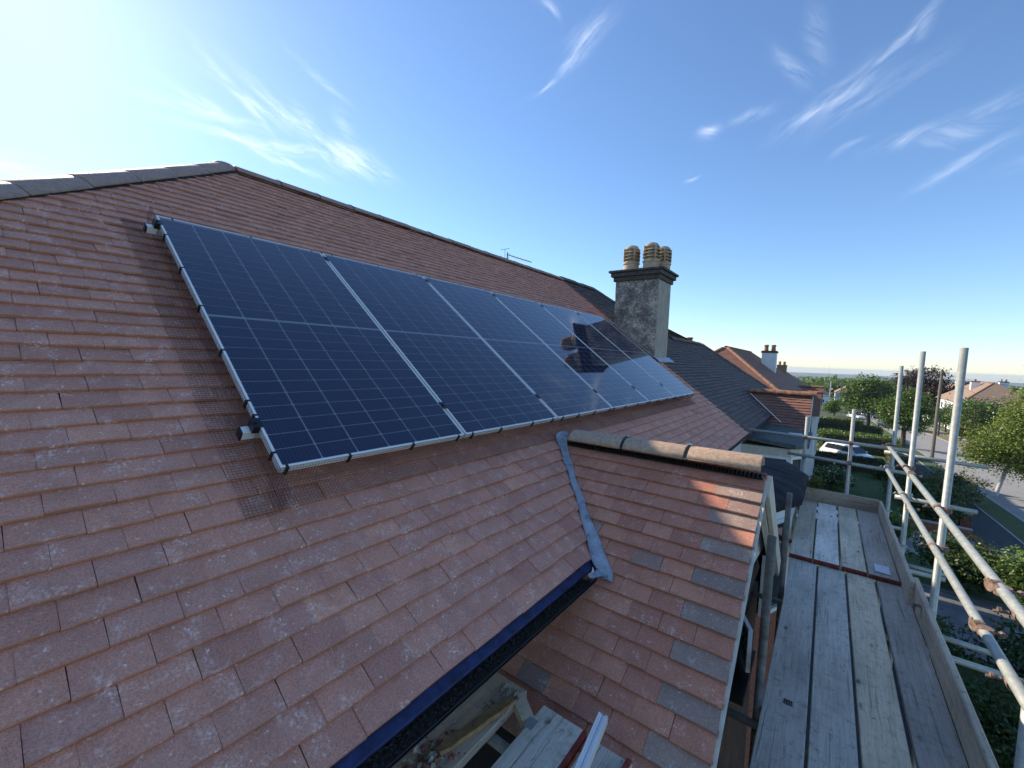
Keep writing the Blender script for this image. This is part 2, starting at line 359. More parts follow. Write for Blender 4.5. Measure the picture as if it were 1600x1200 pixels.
leaf_mat('leaf_dark', (.03, .06, .018), (.055, .10, .027), (.09, .14, .042))
leaf_mat('leaf_copper', (.03, .018, .022), (.055, .028, .032), (.09, .045, .045))
leaf_mat('leaf_lime', (.10, .13, .02), (.17, .19, .035), (.24, .25, .06))
leaf_mat('leaf_pale', (.08, .10, .05), (.15, .18, .09), (.26, .29, .17))
leaf_mat('leaf_orange', (.26, .09, .02), (.34, .13, .03), (.3, .2, .04))
leaf_mat('petal_white', (.5, .5, .47), (.7, .7, .66), (.8, .8, .78), .1)
def birch_bark():
    m, n = new_mat('birch_bark')
    f = n.noise(n.scale(n.pos, (8, 8, 30)), 1.0, 5, .7)
    n.l.new(n.ramp(f, [(.36, (.06, .05, .045)), (.46, (.5, .49, .46)), (1, (.72, .71, .68))]), n.p.inputs['Base Color']); n.p.inputs['Roughness'].default_value = .8
birch_bark()
def debris_mat():
    m, n = new_mat('rubble')
    r = n.node('ShaderNodeAttribute', attribute_name='rnd').outputs['Fac']
    c = n.ramp(r, [(0, (.30, .10, .06)), (.35, (.26, .13, .09)), (.5, (.40, .34, .25)), (.75, (.46, .41, .33)), (1, (.20, .15, .12))], 'CONSTANT')
    c = n.mix(1.0, c, n.ramp(n.noise(n.pos, 70, 4), [(.25, .6), (.75, 1.3)]), 'MULTIPLY')
    n.l.new(c, n.p.inputs['Base Color']); n.p.inputs['Roughness'].default_value = .9; bump(n, n.noise(n.pos, 160, 4), .5, .003)
debris_mat()
plain('moss', (.075, .06, .045), .95, var=.6, scale=90, bmp=.8)

# ------------------------------------------------------------------ mesh helpers
class MB:
    def __init__(s): s.v = []; s.f = []; s.r = []; s.e = []; s.any = False
    def face(s, idx, rv=0.0, ed=0.0): s.f.append(tuple(idx)); s.r.append(rv); s.e.append(ed)
    def add(s, pts): b = len(s.v); s.v += [tuple(p) for p in pts]; return b
    def quad(s, a, b, c, d, rv=0.0): i = s.add((a, b, c, d)); s.face((i, i + 1, i + 2, i + 3), rv)
    def box(s, x0, x1, y0, y1, z0, z1, rv=0.0):
        s.obox(Vector((x0, y0, z0)), Vector((x1 - x0, 0, 0)), Vector((0, y1 - y0, 0)), Vector((0, 0, z1 - z0)), rv)
    def obox(s, o, a, b, c, rv=0.0):
        o = Vector(o); a = Vector(a); b = Vector(b); c = Vector(c)
        if a.cross(b).dot(c) < 0: o = o + a; a = -a
        i = s.add((o, o + a, o + a + b, o + b, o + c, o + a + c, o + a + b + c, o + b + c))
        for q in ((0, 3, 2, 1), (4, 5, 6, 7), (0, 1, 5, 4), (1, 2, 6, 5), (2, 3, 7, 6), (3, 0, 4, 7)): s.face([i + k for k in q], rv)
    def prism(s, pts, vec, rv=0.0):
        """closed polygon (list of points) swept along vec"""
        n = len(pts); vec = Vector(vec); P = [Vector(p) for p in pts]
        nm = Vector((0, 0, 0))
        for k in range(n): nm += P[k].cross(P[(k + 1) % n])
        if nm.dot(vec) > 0: P.reverse()
        i = s.add(P); j = s.add([p + vec for p in P])
        s.face(range(i, i + n), rv); s.face(list(range(j, j + n))[::-1], rv)
        for k in range(n): k2 = (k + 1) % n; s.face((i + k, j + k, j + k2, i + k2), rv)
    def tube(s, p0, p1, r0, r1=None, n=12, caps=True, rv=0.0):
        p0 = Vector(p0); p1 = Vector(p1); r1 = r0 if r1 is None else r1
        d = (p1 - p0).normalized(); a = d.orthogonal().normalized(); b = d.cross(a)
        i = s.add([p0 + (a * math.cos(2 * math.pi * k / n) + b * math.sin(2 * math.pi * k / n)) * r0 for k in range(n)])
        j = s.add([p1 + (a * math.cos(2 * math.pi * k / n) + b * math.sin(2 * math.pi * k / n)) * r1 for k in range(n)])
        for k in range(n): k2 = (k + 1) % n; s.face((i + k, i + k2, j + k2, j + k), rv)
        if caps: s.face(list(range(i, i + n))[::-1], rv); s.face(range(j, j + n), rv)
    def polytube(s, pts, r, n=3, rv=0.0):
        rings = []
        P = [Vector(p) for p in pts]
        for k, p in enumerate(P):
            d = (P[min(k + 1, len(P) - 1)] - P[max(k - 1, 0)]).normalized()
            ref = Vector((0, 0, 1)) if abs(d.z) < .9 else Vector((1, 0, 0))
            a = d.cross(ref).normalized(); b = d.cross(a)
            rings.append(s.add([p + (a * math.cos(2 * math.pi * q / n) + b * math.sin(2 * math.pi * q / n)) * r for q in range(n)]))
        for i, j in zip(rings, rings[1:]):
            for q in range(n): q2 = (q + 1) % n; s.face((i + q, i + q2, j + q2, j + q), rv)
    def lathe(s, o, prof, n=20):
        rings = [s.add([(o[0] + r * math.cos(2 * math.pi * k / n), o[1] + r * math.sin(2 * math.pi * k / n), o[2] + z) for k in range(n)]) for r, z in prof]
        for i, j in zip(rings, rings[1:]):
            for k in range(n): k2 = (k + 1) % n; s.face((i + k, i + k2, j + k2, j + k))
        s.face(list(range(rings[0], rings[0] + n))[::-1]); s.face(range(rings[-1], rings[-1] + n))
    def mesh(s, name, mat, smooth=False):
        me = bpy.data.meshes.new(name); me.from_pydata(s.v, [], s.f)
        a = me.attributes.new('rnd', 'FLOAT', 'FACE'); a.data.foreach_set('value', s.r)
        if any(s.e): a = me.attributes.new('edge', 'FLOAT', 'FACE'); a.data.foreach_set('value', s.e)
        me.materials.append(MATS[mat])
        if smooth: me.polygons.foreach_set('use_smooth', [True] * len(me.polygons))
        me.update(); return me
    def build(s, name, mat, parent=None, smooth=False, bevel=0.0, kind=None):
        return link(name, s.mesh(name, mat, smooth), parent, bevel, kind)
def link(name, me, parent=None, bevel=0.0, kind=None):
    o = bpy.data.objects.new(name, me); col.objects.link(o)
    if parent: attach(o, parent)
    if bevel:
        m = o.modifiers.new('bevel', 'BEVEL'); m.width = bevel; m.segments = 2; m.limit_method = 'ANGLE'; m.angle_limit = R(40)
    if kind: o['kind'] = kind
    return o
BASE = {}
def attach(o, parent):
    o.parent = parent; o.matrix_parent_inverse = Matrix.Translation(-Vector(BASE.get(parent.name, (0, 0, 0))))
def thing(name, label, cat, loc, group=None):
    o = bpy.data.objects.new(name, None); col.objects.link(o); o.location = loc; o.empty_display_size = .2
    BASE[o.name] = tuple(loc); return tag(o, label, cat, group)
def tag(o, label, cat, group=None):
    o['label'] = label; o['category'] = cat
    if group: o['group'] = group
    return o
def struct(o): o['kind'] = 'structure'; return o
def set_base(o, p):
    """move a mesh object's origin to p without moving the mesh"""
    p = Vector(p); o.data.transform(Matrix.Translation(-p)); o.location = p; BASE[o.name] = tuple(p); return o

# ------------------------------------------------------------------ ground, street, far land
TP = [(-60, 0), (12, 0), (30, -.55), (60, -1.75), (130, -4.9), (300, -9), (800, -18), (3000, -46), (9000, -112)]
def zg(y): return float(np.interp(y, [a for a, b in TP], [b for a, b in TP]))
def strip(name, x0, x1, y0, y1, dz, mat, step=6.0, thick=0.0):
    mb = MB(); ys = [y0]
    marks = sorted(set([a for a, b in TP if y0 < a < y1] + [y0 + step * k for k in range(1, int((y1 - y0) / step) + 1) if y0 + step * k < y1 - .01]))
    ys += marks + [y1]
    for a, b in zip(ys, ys[1:]):
        mb.quad((x0, a, zg(a) + dz), (x1, a, zg(a) + dz), (x1, b, zg(b) + dz), (x0, b, zg(b) + dz))
        if thick:
            mb.quad((x1, a, zg(a) + dz), (x1, a, zg(a) + dz - thick), (x1, b, zg(b) + dz - thick), (x1, b, zg(b) + dz))
            mb.quad((x0, b, zg(b) + dz), (x0, b, zg(b) + dz - thick), (x0, a, zg(a) + dz - thick), (x0, a, zg(a) + dz))
    if thick:
        mb.quad((x0, y0, zg(y0) + dz - thick), (x1, y0, zg(y0) + dz - thick), (x1, y0, zg(y0) + dz), (x0, y0, zg(y0) + dz))
    return struct(mb.build(name, mat))
g = MB()
xs = [-9000, -2000, -400, -60, 60, 400, 2000, 9000]; ysn = [a for a, b in TP]
for i in range(len(xs) - 1):
    for j in range(len(ysn) - 1):
        g.quad((xs[i], ysn[j], zg(ysn[j])), (xs[i + 1], ysn[j], zg(ysn[j])), (xs[i + 1], ysn[j + 1], zg(ysn[j + 1])), (xs[i], ysn[j + 1], zg(ysn[j + 1])))
struct(g.build('ground', 'field'))
strip('lawn', -1.2, 5.35, -12, 60, .012, 'lawn')
strip('deck_shade_strip', -1.2, 1.9, -12, 17.5, .02, 'asphalt')  # near-black strip paints shade onto the ground, so the deck's board gaps read black
strip('front_path', 2.1, 5.3, 14.2, 18.5, .022, 'slate_paving')
strip('driveway', 1.2, 5.3, 21.5, 25.4, .024, 'path_concrete')
strip('neighbour_driveway', -1.0, 5.3, 41.5, 47.5, .024, 'asphalt')
strip('pavement', 5.55, 6.95, -14, 190, .03, 'asphalt')
strip('grass_verge', 6.95, 8.1, -14, 190, .035, 'verge_grass')
strip('kerb', 8.1, 8.25, -14, 190, .05, 'kerb', thick=.12)
strip('edging', 6.93, 7.0, -14, 190, .055, 'kerb', thick=.06)
strip('road', 8.25, 13.4, -14, 190, .008, 'road')
strip('opposite_kerb', 13.4, 13.55, -14, 190, .05, 'kerb', thick=.12)
strip('opposite_verge', 13.55, 15.2, -14, 190, .035, 'dry_verge')
strip('opposite_pavement', 15.2, 16.8, -14, 190, .03, 'path_concrete')
strip('opposite_lawn', 16.8, 22.5, -14, 190, .012, 'verge_grass')
strip('brick_edging', 5.35, 5.55, 10, 60, .034, 'brick_red')
hm = MB()
hx = np.linspace(-7000, 9000, 90)
for rowi, (yy, base, amp, ph) in enumerate(((6200, -80, 22, 1.0), (8200, -98, 34, 2.3))):
    top = [base + amp * (.55 + .35 * math.sin(x / 1500 + ph) + .18 * math.sin(x / 520 + ph * 3)) for x in hx]
    for k in range(len(hx) - 1):
        hm.quad((hx[k], yy - 700, base - 30), (hx[k + 1], yy - 700, base - 30), (hx[k + 1], yy, top[k + 1]), (hx[k], yy, top[k]))
        hm.quad((hx[k], yy, top[k]), (hx[k + 1], yy, top[k + 1]), (hx[k + 1], yy + 900, base - 30), (hx[k], yy + 900, base - 30))
struct(hm.build('hills', 'far_hill'))

# ------------------------------------------------------------------ the house with the solar panels
PI_ = R(37.0); SP, CP = math.sin(PI_), math.cos(PI_)
SW = Vector((-CP, 0, SP)); NW = Vector((SP, 0, CP)); UY = Vector((0, 1, 0))
A0 = Vector((-1.8448, .8133, 6.0893)); OFF = .14; R0 = A0 - NW * OFF
def rp(y, s, n=0.0): return Vector((R0.x, y, R0.z)) + SW * s + NW * n
def s_of_x(x): return (R0.x - x) / CP
S_RIDGE = s_of_x(-5.36); PARTY = 8.84
X_AP, Y_AP = -5.36, 1.76
Z_RIDGE = R0.z + SP * S_RIDGE
EAVE_X = -1.075; S_EAVE = s_of_x(EAVE_X); Z_EAVE = R0.z + SP * S_EAVE
GAUGE, TW, TL, TT = .1015, .1745, .165, .0155

def proj(p):
    d = Vector(p) - Vector((0, 0, CAMZ))
    c = [sum(CM[i][k] * d[i] for i in range(3)) for k in range(3)]
    if c[2] > -.05: return None
    return (800 + 652.05 * c[0] / -c[2], 600 - 652.05 * c[1] / -c[2])
def tile_shape(mb, place, w, rv, ulo=None, uhi=None, L=TL, th=TT, camber=.0018, gap=.0016, s0=0.0):
    """a plain clay tile: cambered plate with a chamfered tail; place(u, s, n) -> point"""
    us = [gap / 2, w * .33, w * .67, w - gap / 2]; cn = [0, camber, camber, 0]
    def lim(u, s):
        if ulo is not None: u = max(u, ulo(s))
        if uhi is not None: u = min(u, uhi(s))
        return u
    rows = []
    for s, n in ((0.0, -th), (0.0, -.003), (.0035, 0.0), (L, -.0255 * L / TL)):
        rows.append(mb.add([place(lim(u, s), s, n + (c if n > -th else 0)) for u, c in zip(us, cn)]))
    for i, (a, b) in enumerate(zip(rows, rows[1:])):
        for k in range(3): mb.face((a + k, a + k + 1, b + k + 1, b + k), rv, 1.0 if i == 0 else (.8 if i == 1 else 0.0))
    bl = mb.add([place(lim(us[0], L), L, -th - .0255), place(lim(us[3], L), L, -th - .0255)])
    mb.face((rows[0], rows[1], rows[2], rows[3], bl), rv); mb.face((rows[0] + 3, bl + 1, rows[3] + 3, rows[2] + 3, rows[1] + 3), rv)
TILE_MESH = {}
def tile_mesh(mat, w, var):
    key = (mat, round(w, 4), var)
    if key not in TILE_MESH:
        q = random.Random(int(w * 1e4) * 10 + var + len(mat)); mb = MB(); tw = [q.uniform(-.0012, .0012) for _ in range(4)]
        tile_shape(mb, lambda u, s, n: (u, s, n + tw[0] * u / w + tw[1] * (1 - u / w) + (tw[2] * (u / w - .5) if s == 0 else 0)), w, 0.0, camber=q.uniform(.0008, .003))
        TILE_MESH[key] = mb.mesh('tile', mat)
    return TILE_MESH[key]

house = thing('solar_house', 'house with red-brown plain tile roof carrying the six solar panels', 'house', (-5.4, 3.0, 0))
roof = MB()
yl = lambda s: Y_AP - 1.13 * ((R0.x - CP * s) - X_AP)
und = -.044
roof.quad(rp(yl(S_EAVE), S_EAVE, und), rp(PARTY, S_EAVE, und), rp(PARTY, S_RIDGE, und), rp(Y_AP, S_RIDGE, und))
XB = 2 * X_AP - EAVE_X; YN = yl(S_EAVE)
e0 = rp(YN, S_EAVE, und); ap = rp(Y_AP, S_RIDGE, und); apf = rp(PARTY, S_RIDGE, und)
b0 = Vector((XB, YN, e0.z)); b1 = Vector((XB, PARTY, e0.z))
roof.quad(apf, b1, b0, ap); i = roof.add((e0, ap, b0)); roof.face((i, i + 1, i + 2))
roof_o = roof.build('roof', 'membrane', house)
# single tiles on the main slope: the largest in view as objects, the rest joined
cands = []
k0 = int(math.floor((S_RIDGE + .217) / GAUGE))
VAL = [(-1.855, 3.2), (EAVE_X, 2.30)]
for k in range(-8, k0 + 1):
    s = -.217 + GAUGE * k
    off = .059 if k % 2 == 0 else .146
    j0 = int((yl(s) - off) / TW) - 2
    j1 = int((PARTY - off) / TW) + 1
    for j in range(j0, j1 + 1):
        y = off + j * TW
        if y + TW < yl(s + .05) or y > PARTY: continue
        x = R0.x - CP * (s + .05)
        if x > -1.62:
            lo = 3.2 - (x + 1.855) * 1.13; hi = 3.2 + (x + 1.855) * 1.13
            if lo + .12 < y and y + TW < hi - .12: continue
        clip = (y < yl(s) + .01) or (y + TW > PARTY) or (s + TL > S_RIDGE)
        c = [proj(rp(y + a * TW, s + b * GAUGE)) for a, b in ((0, 0), (1, 0), (1, 1), (0, 1))]
        area = 0
        if all(c) and any(-20 < q[0] < 1620 and -20 < q[1] < 1220 for q in c):
            area = abs(sum(c[q][0] * c[(q + 1) % 4][1] - c[(q + 1) % 4][0] * c[q][1] for q in range(4))) / 2
            m = (sum(q[0] for q in c) / 4, sum(q[1] for q in c) / 4)
            if not (0 <= m[0] <= 1600 and 0 <= m[1] <= 1200): area *= .3
        dy, ds = y + TW / 2 - A0.y, s + GAUGE / 2
        if -.05 < dy < 6.95 and .1 < ds < 2.45 and dy > .06: area = 0
        cands.append((area, clip, k, y, s))
cands.sort(key=lambda t: -t[0])
frame = Matrix(((0, SW.x, NW.x, 0), (1, SW.y, NW.y, 0), (0, SW.z, NW.z, 0), (0, 0, 0, 1)))
st = MB(); nsingle = 0
for area, clip, k, y, s in cands:
    jy = rnd.uniform(-.0009, .0009); js = rnd.gauss(0, .0022); jn = rnd.uniform(-.0015, .0035); jr = rnd.gauss(0, .009); jt = rnd.gauss(0, .011)
    if area > 0 and not clip and nsingle < 300:
        nsingle += 1
        o = bpy.data.objects.new('tile', tile_mesh('main_tile', TW, rnd.randrange(8))); col.objects.link(o); attach(o, house); o.parent = roof_o
        o.matrix_parent_inverse = Matrix.Identity(4)
        o.matrix_basis = Matrix.Translation(rp(y + jy, s + js, jn) - Vector(BASE[house.name])* 0) @ frame @ Matrix.Rotation(jr, 4, 'Z') @ Matrix.Rotation(jt, 4, 'Y')
    else:
        pl = lambda u, ss, n, y=y + jy, s=s + js, jn=jn: rp(u, min(s + ss, S_RIDGE), n + jn + jt * (u - y))
        tile_shape(st, lambda u, ss, n: pl(u + y, ss, n), TW, rnd.random(), ulo=(lambda ss: yl(s + ss) - y) if clip else None, uhi=(lambda ss: PARTY - y) if clip else None, camber=rnd.uniform(.0008, .003))
st.build('tile_field', 'main_tile', roof_o, kind='stuff')

# ridge and hip tiles
def ridge_tile_mesh(mat, L=.45, r=.135, half=R(62), th=.016, seg=9, mark=True):
    mb = MB(); ring = []
    prof = []
    for k in range(seg + 1):
        a = -half + 2 * half * k / seg
        prof.append((r * math.sin(a), r * math.cos(a) - r * math.cos(half)))
    pin = [(x * (r - th) / r, z - th * .9) for x, z in prof]
    st_ = [(0, 1.0), (.004, 1.012), (L - .004, 1.0), (L, .99)]
    rows = [mb.add([(x * q, yy, z * q) for x, z in prof]) for yy, q in st_]
    for a, b in zip(rows, rows[1:]):
        for k in range(seg): mb.face((a + k, b + k, b + k + 1, a + k + 1))
    ra, rb = mb.add([(x, 0, z) for x, z in pin]), mb.add([(x, L, z) for x, z in pin])
    n = seg + 1
    for k in range(seg): mb.face((ra + k, rows[0] + k, rows[0] + k + 1, ra + k + 1)); mb.face((rb + k, rb + k + 1, rows[-1] + k + 1, rows[-1] + k)); mb.face((ra + k, ra + k + 1, rb + k + 1, rb + k))
    mb.face((ra, rb, rows[-1], rows[-2], rows[1], rows[0])); mb.face((ra + seg, rows[0] + seg, rows[1] + seg, rows[-2] + seg, rows[-1] + seg, rb + seg))
    return mb.mesh('ridge_tile', mat, True)
def axes_m(origin, d, up=Vector((0, 0, 1))):
    d = Vector(d).normalized(); x = d.cross(up).normalized(); z = x.cross(d)
    return Matrix(((x.x, d.x, z.x, origin[0]), (x.y, d.y, z.y, origin[1]), (x.z, d.z, z.z, origin[2]), (0, 0, 0, 1)))
def union_mesh(mat='black_plastic'):
    mb = MB(); r = .139; half = R(63)
    for k in range(8):
        a = -half + 2 * half * k / 8; b = -half + 2 * half * (k + 1) / 8
        P = lambda q, y, rr: (rr * math.sin(q), y, rr * math.cos(q) - r * math.cos(half))
        mb.quad(P(a, -.008, r), P(b, -.008, r), P(b, .008, r), P(a, .008, r))
        i = mb.add((P(a, -.008, r - .02), P(a, -.008, r), P(b, -.008, r), P(b, -.008, r - .02))); mb.face((i, i + 3, i + 2, i + 1))
        i = mb.add((P(a, .008, r - .02), P(a, .008, r), P(b, .008, r), P(b, .008, r - .02))); mb.face((i, i + 1, i + 2, i + 3))
    return mb.mesh('ridge_union', mat)
clipm = MB(); clipm.box(-.010, .010, -.022, .022, .0755, .079); clipm.box(-.014, .014, -.007, .007, .078, .083); clip_me = clipm.mesh('ridge_clip', 'clip_metal')
UNION = union_mesh()
def run_tiles(mesh, start, d, n, pitch, parent, name='ridge_tile', union=True, up=Vector((0, 0, 1)), jit=.003):
    d = Vector(d).normalized()
    for k in range(n):
        p = Vector(start) + d * pitch * k + Vector((rnd.uniform(-jit, jit), rnd.uniform(-jit, jit), rnd.uniform(-jit, jit)))
        o = link(name, mesh, parent); o.matrix_parent_inverse = Matrix.Identity(4)
        o.matrix_basis = axes_m(p, d, up) @ Matrix.Rotation(rnd.gauss(0, .008), 4, 'Z')
        if union and k:
            for nm, me in (('ridge_union', UNION), ('ridge_clip', clip_me))[:1 if name == 'hip_tile' else 2]:
                q = link(nm, me, parent); q.matrix_parent_inverse = Matrix.Identity(4); q.matrix_basis = axes_m(Vector(start) + d * (pitch * k - .006), d, up)
hip_me = ridge_tile_mesh('hip_clay', .452, .15, R(58)); rid_me = ridge_tile_mesh('ridge_clay', .452)
hd = Vector((X_AP - EAVE_X, Y_AP - YN, Z_RIDGE - Z_EAVE)).normalized()
hl = (Vector((X_AP, Y_AP, Z_RIDGE)) - Vector((EAVE_X, YN, Z_EAVE))).length
nh = int(hl / .466)
run_tiles(hip_me, Vector((X_AP, Y_AP, Z_RIDGE - .055)) - hd * (.466 * nh), hd, nh, .466, roof_o, 'hip_tile', union=False)
run_tiles(hip_me, (X_AP, Y_AP + .1, Z_RIDGE - .055), (0, 1, 0), 15, .466, roof_o, 'ridge_tile')
mm = MB()      # mortar / lead saddle where hip meets ridge
mm.lathe((X_AP + .01, Y_AP + .0, Z_RIDGE - .02), [(.12, -.08), (.125, -.02), (.09, .012), (.03, .022)], 14)
mm.build('apex_saddle', 'hip_clay', roof_o, True)
# black ventilated roll under the hip and ridge tiles
def roll(p0, p1, side, parent, w=.05, h=.018, name='vent_roll', mat='black_plastic'):
    mb = MB(); p0 = Vector(p0); p1 = Vector(p1); L = (p1 - p0).length; n = max(2, int(L / .012)); d = (p1 - p0) / n
    side = Vector(side).normalized(); up = d.cross(side).normalized()
    if up.z < 0: up = -up
    pts = []
    for k in range(n + 1):
        b = p0 + d * k; hh = h * (.35 if k % 2 else 1.0)
        pts.append(mb.add((b, b + up * hh, b + side * w + up * hh * .7, b + side * w)))
    for i, j in zip(pts, pts[1:]):
        for q in range(3): mb.face((i + q, j + q, j + q + 1, i + q + 1))
    return mb.build(name, mat, parent)
roll(rp(yl(S_EAVE) + .10, S_EAVE, .0), rp(Y_AP + .10, S_RIDGE - .10, .0), UY, roof_o, .03, .006)
roll(rp(Y_AP + .1, S_RIDGE - .155, .0), rp(PARTY, S_RIDGE - .155, .0), -SW, roof_o, .018, .006)

# eaves: blue strip, gutter with moss, fascia, wall
mb = MB()
seg = 40; pts = []
for k in range(seg + 1):
    y = YN + (2.36 - YN) * k / seg; w = rnd.uniform(-.0015, .0015)
    pts.append(mb.add((rp(y, S_EAVE + .07, -.02), rp(y, S_EAVE + .0, -.014 + w), rp(y, S_EAVE - .006, -.014 + w), rp(y, S_EAVE - .010, -.03 + w))))
for i, j in zip(pts, pts[1:]):
    for q in range(3): mb.face((i + q, i + q + 1, j + q + 1, j + q))
mb.build('eaves_strip', 'blue_strip', house, True)
GX, GZ = -1.100, Z_EAVE - .062
def gutter(y0, y1, gx, gz, parent, r=.056, mat='gutter_black'):
    mb = MB(); prof = []
    for k in range(11): a = math.pi + math.pi * k / 10; prof.append((gx + r * math.cos(a), gz + r * math.sin(a)))
    prof += [(gx + r + .001, gz + .004), (gx + r + .007, gz + .004), (gx + r + .007, gz - .006)]
    inner = [(x, z) for x, z in prof]
    i = mb.add([(x, y0, z) for x, z in prof]); j = mb.add([(x, y1, z) for x, z in prof])
    for k in range(len(prof) - 1): mb.face((i + k, j + k, j + k + 1, i + k + 1))
    q = .002
    i2 = mb.add([(x, y0, z - q) for x, z in prof]); j2 = mb.add([(x, y1, z - q) for x, z in prof])
    for k in range(len(prof) - 1): mb.face((i2 + k, i2 + k + 1, j2 + k + 1, j2 + k))
    mb.prism([(x, y1, z) for x, z in prof[:11]], (0, .004, 0))
    return mb.build('gutter', mat, parent, True)
gut = gutter(YN, 2.33, GX, GZ, house)
mo = MB()
for k in range(1500):
    y = rnd.uniform(-.3, 2.28); x = GX + rnd.uniform(-.02, .052); r_ = rnd.uniform(.003, .009)
    z = GZ - .016 + rnd.uniform(-.006, .01)
    i = mo.add([(x + r_ * rnd.uniform(.5, 1), y, z), (x, y + r_ * rnd.uniform(.5, 1), z), (x - r_, y, z), (x, y - r_, z), (x, y, z + r_ * rnd.uniform(.4, .9))])
    for q in range(4): mo.face((i + q, i + (q + 1) % 4, i + 4), rnd.random())
mo.quad((GX - .05, YN, GZ - .021), (GX + .05, YN, GZ - .021), (GX + .05, 2.32, GZ - .021), (GX - .05, 2.32, GZ - .021))
mo.build('gutter_moss', 'moss', gut, kind='stuff')
wl = MB()
WX = -1.36
wl.box(XB + .25, WX, YN + .3, PARTY, 0, Z_EAVE - .06); wl.build('wall', 'white_render', house)
wl = MB(); wl.box(WX, WX + .2, YN + .1, 2.3, Z_EAVE - .2, Z_EAVE - .075); wl.build('fascia', 'gutter_black', house)
wc = MB(); wc.prism([(-1.075, 2.255, 5.30), (-1.045, 2.275, 5.305), (-1.07, 2.30, 5.335), (-1.058, 2.268, 5.318)], (0, .0, .006)); wc.build('gutter_clip', 'white_upvc', house)

# front gable
GP = R(36.5); GS, GC = math.sin(GP), math.cos(GP); GY, GZR = 3.165, 5.915
GXE = -.28                        # verge
UX = Vector((1, 0, 0)); GSW = Vector((0, GC, GS)); GNW = Vector((0, -GS, GC))
def gp(x, d, n=0.0): return Vector((x, GY, GZR)) - GSW * d + GNW * n      # d = distance down the near slope
GG = .1062
grf = MB()
grf.quad(gp(-2.3, 2.35, und), gp(GXE - .02, 2.35, und), gp(GXE - .02, 0, und), gp(-2.3, 0, und))
FN = Vector((0, GS, GC)); FS = Vector((0, -GC, GS))
def gf(x, d, n=0.0): return Vector((x, GY, GZR)) - FS * d + FN * n
grf.quad(gf(-2.3, 0, und), gf(GXE - .02, 0, und), gf(GXE - .02, 1.85, und), gf(-2.3, 1.85, und))
groof = grf.build('gable_roof', 'membrane', house)
gframe = Matrix(((1, GSW.x, GNW.x, 0), (0, GSW.y, GNW.y, 0), (0, GSW.z, GNW.z, 0), (0, 0, 0, 1)))
gst = MB()
def valley_x(d):        # where the near slope of the gable meets the main slope
    y = GY - GC * d; z = GZR - GS * d
    return R0.x + (R0.z - z) / SP * CP
for k in range(0, 18):
    d = .158 + GG * k
    edges = []
    x = GXE
    w = TW * 1.5 if k % 2 else TW
    first = True
    while x > (valley_x(d) - .05 if d < .95 else -1.45):
        x -= w; edges.append((x, w, first)); w = TW; first = False
    for x, w, f1 in edges:
        mt = 'gable_dark_tile' if (f1 and w > TW * 1.2) else 'gable_tile'
        o = bpy.data.objects.new('tile', tile_mesh(mt, w, rnd.randrange(6))); col.objects.link(o); o.parent = groof; o.matrix_parent_inverse = Matrix.Identity(4)
        o.matrix_basis = Matrix.Translation(gp(x + rnd.uniform(-.0012, .0012), d + rnd.gauss(0, .0014), rnd.uniform(-.001, .002))) @ gframe @ Matrix.Rotation(rnd.gauss(0, .006), 4, 'Z') @ Matrix.Rotation(rnd.gauss(0, .006), 4, 'Y')
fs = MB(); fframe = lambda u, s, n, x, d: Vector((x, GY, GZR)) - FS * (d - s) + FN * n + Vector((-u, 0, 0))
for k in range(0, 17):
    d = .158 + GG * k
    for q in range(9): tile_shape(fs, lambda u, s, n: fframe(u, s, n, GXE - TW * q - (TW / 2 if k % 2 else 0), d), TW, rnd.random())
fs.build('tile_field', 'gable_tile', groof, kind='stuff')
run_tiles(rid_me, (-1.70, GY, GZR + .012), (1, 0, .012), 3, .470, groof, 'ridge_tile')
roll(gp(-1.72, .05, .01), gp(GXE - .01, .05, .01), -GSW, groof, .04, .022)
# mortar dabs and undercloak along the verge
uc = MB(); uc.obox(gp(GXE - .01, 2.3, -.028), Vector((.028, 0, 0)), GSW * 2.25, GNW * .008); uc.build('undercloak', 'cream_paint', groof)
md = MB()
for k in range(21):
    md.obox(gp(GXE - .002, .158 + GG * k + .0 + rnd.uniform(-.004, .004), -.02), Vector((rnd.uniform(.004, .012), 0, 0)), GSW * rnd.uniform(.01, .05), GNW * .009)
md.build('verge_mortar', 'mortar', groof, kind='stuff')
# lead valley
lv = MB(); N_ = 34; rows = []
vt = Vector((-1.875, 3.21, 0)); vb = Vector((-1.06, 2.305, 0))
for k in range(N_ + 1):
    t = k / N_; d = GC and (GY - (vt.y + (vb.y - vt.y) * t)) / GC
    xv = valley_x(max(0, d)); yv = GY - GC * d; zv = GZR - GS * d
    c = Vector((xv, yv, zv))
    wl_ = .047 + .010 * math.sin(t * 9) + .006 * math.sin(t * 31) + (.055 * max(0, .12 - t) / .12) - (.02 if t > .93 else 0)
    wr_ = .050 + .012 * math.sin(t * 7 + 2) + .006 * math.sin(t * 27) + (.03 * max(0, (t - .72)) / .2 if t < .92 else (.042 - .5 * (t - .92)))
    h = .014 + .003 * math.sin(t * 40)
    left = c - UY * wl_ + NW * h; right = c + UX * wr_ + GNW * h
    rows.append(lv.add((left - NW * .012, left, c + (NW + GNW) * (.012 + .004 * math.sin(t * 22)), right, right - GNW * .012)))
for i, j in zip(rows, rows[1:]):
    for q in range(4): lv.face((i + q, j + q, j + q + 1, i + q + 1))
lvo = lv.build('valley_lead', 'lead', house, True)
sm = lvo.modifiers.new('sub', 'SUBSURF'); sm.levels = 1; sm.render_levels = 1
lf = MB(); c = Vector((-1.045, 2.285, 5.325)); ring = []
i = lf.add([c] + [c + Vector((.055 * math.cos(a), .06 * math.sin(a), -.012 - .008 * math.sin(3 * a))) for a in np.linspace(-2.0, 1.6, 12)])
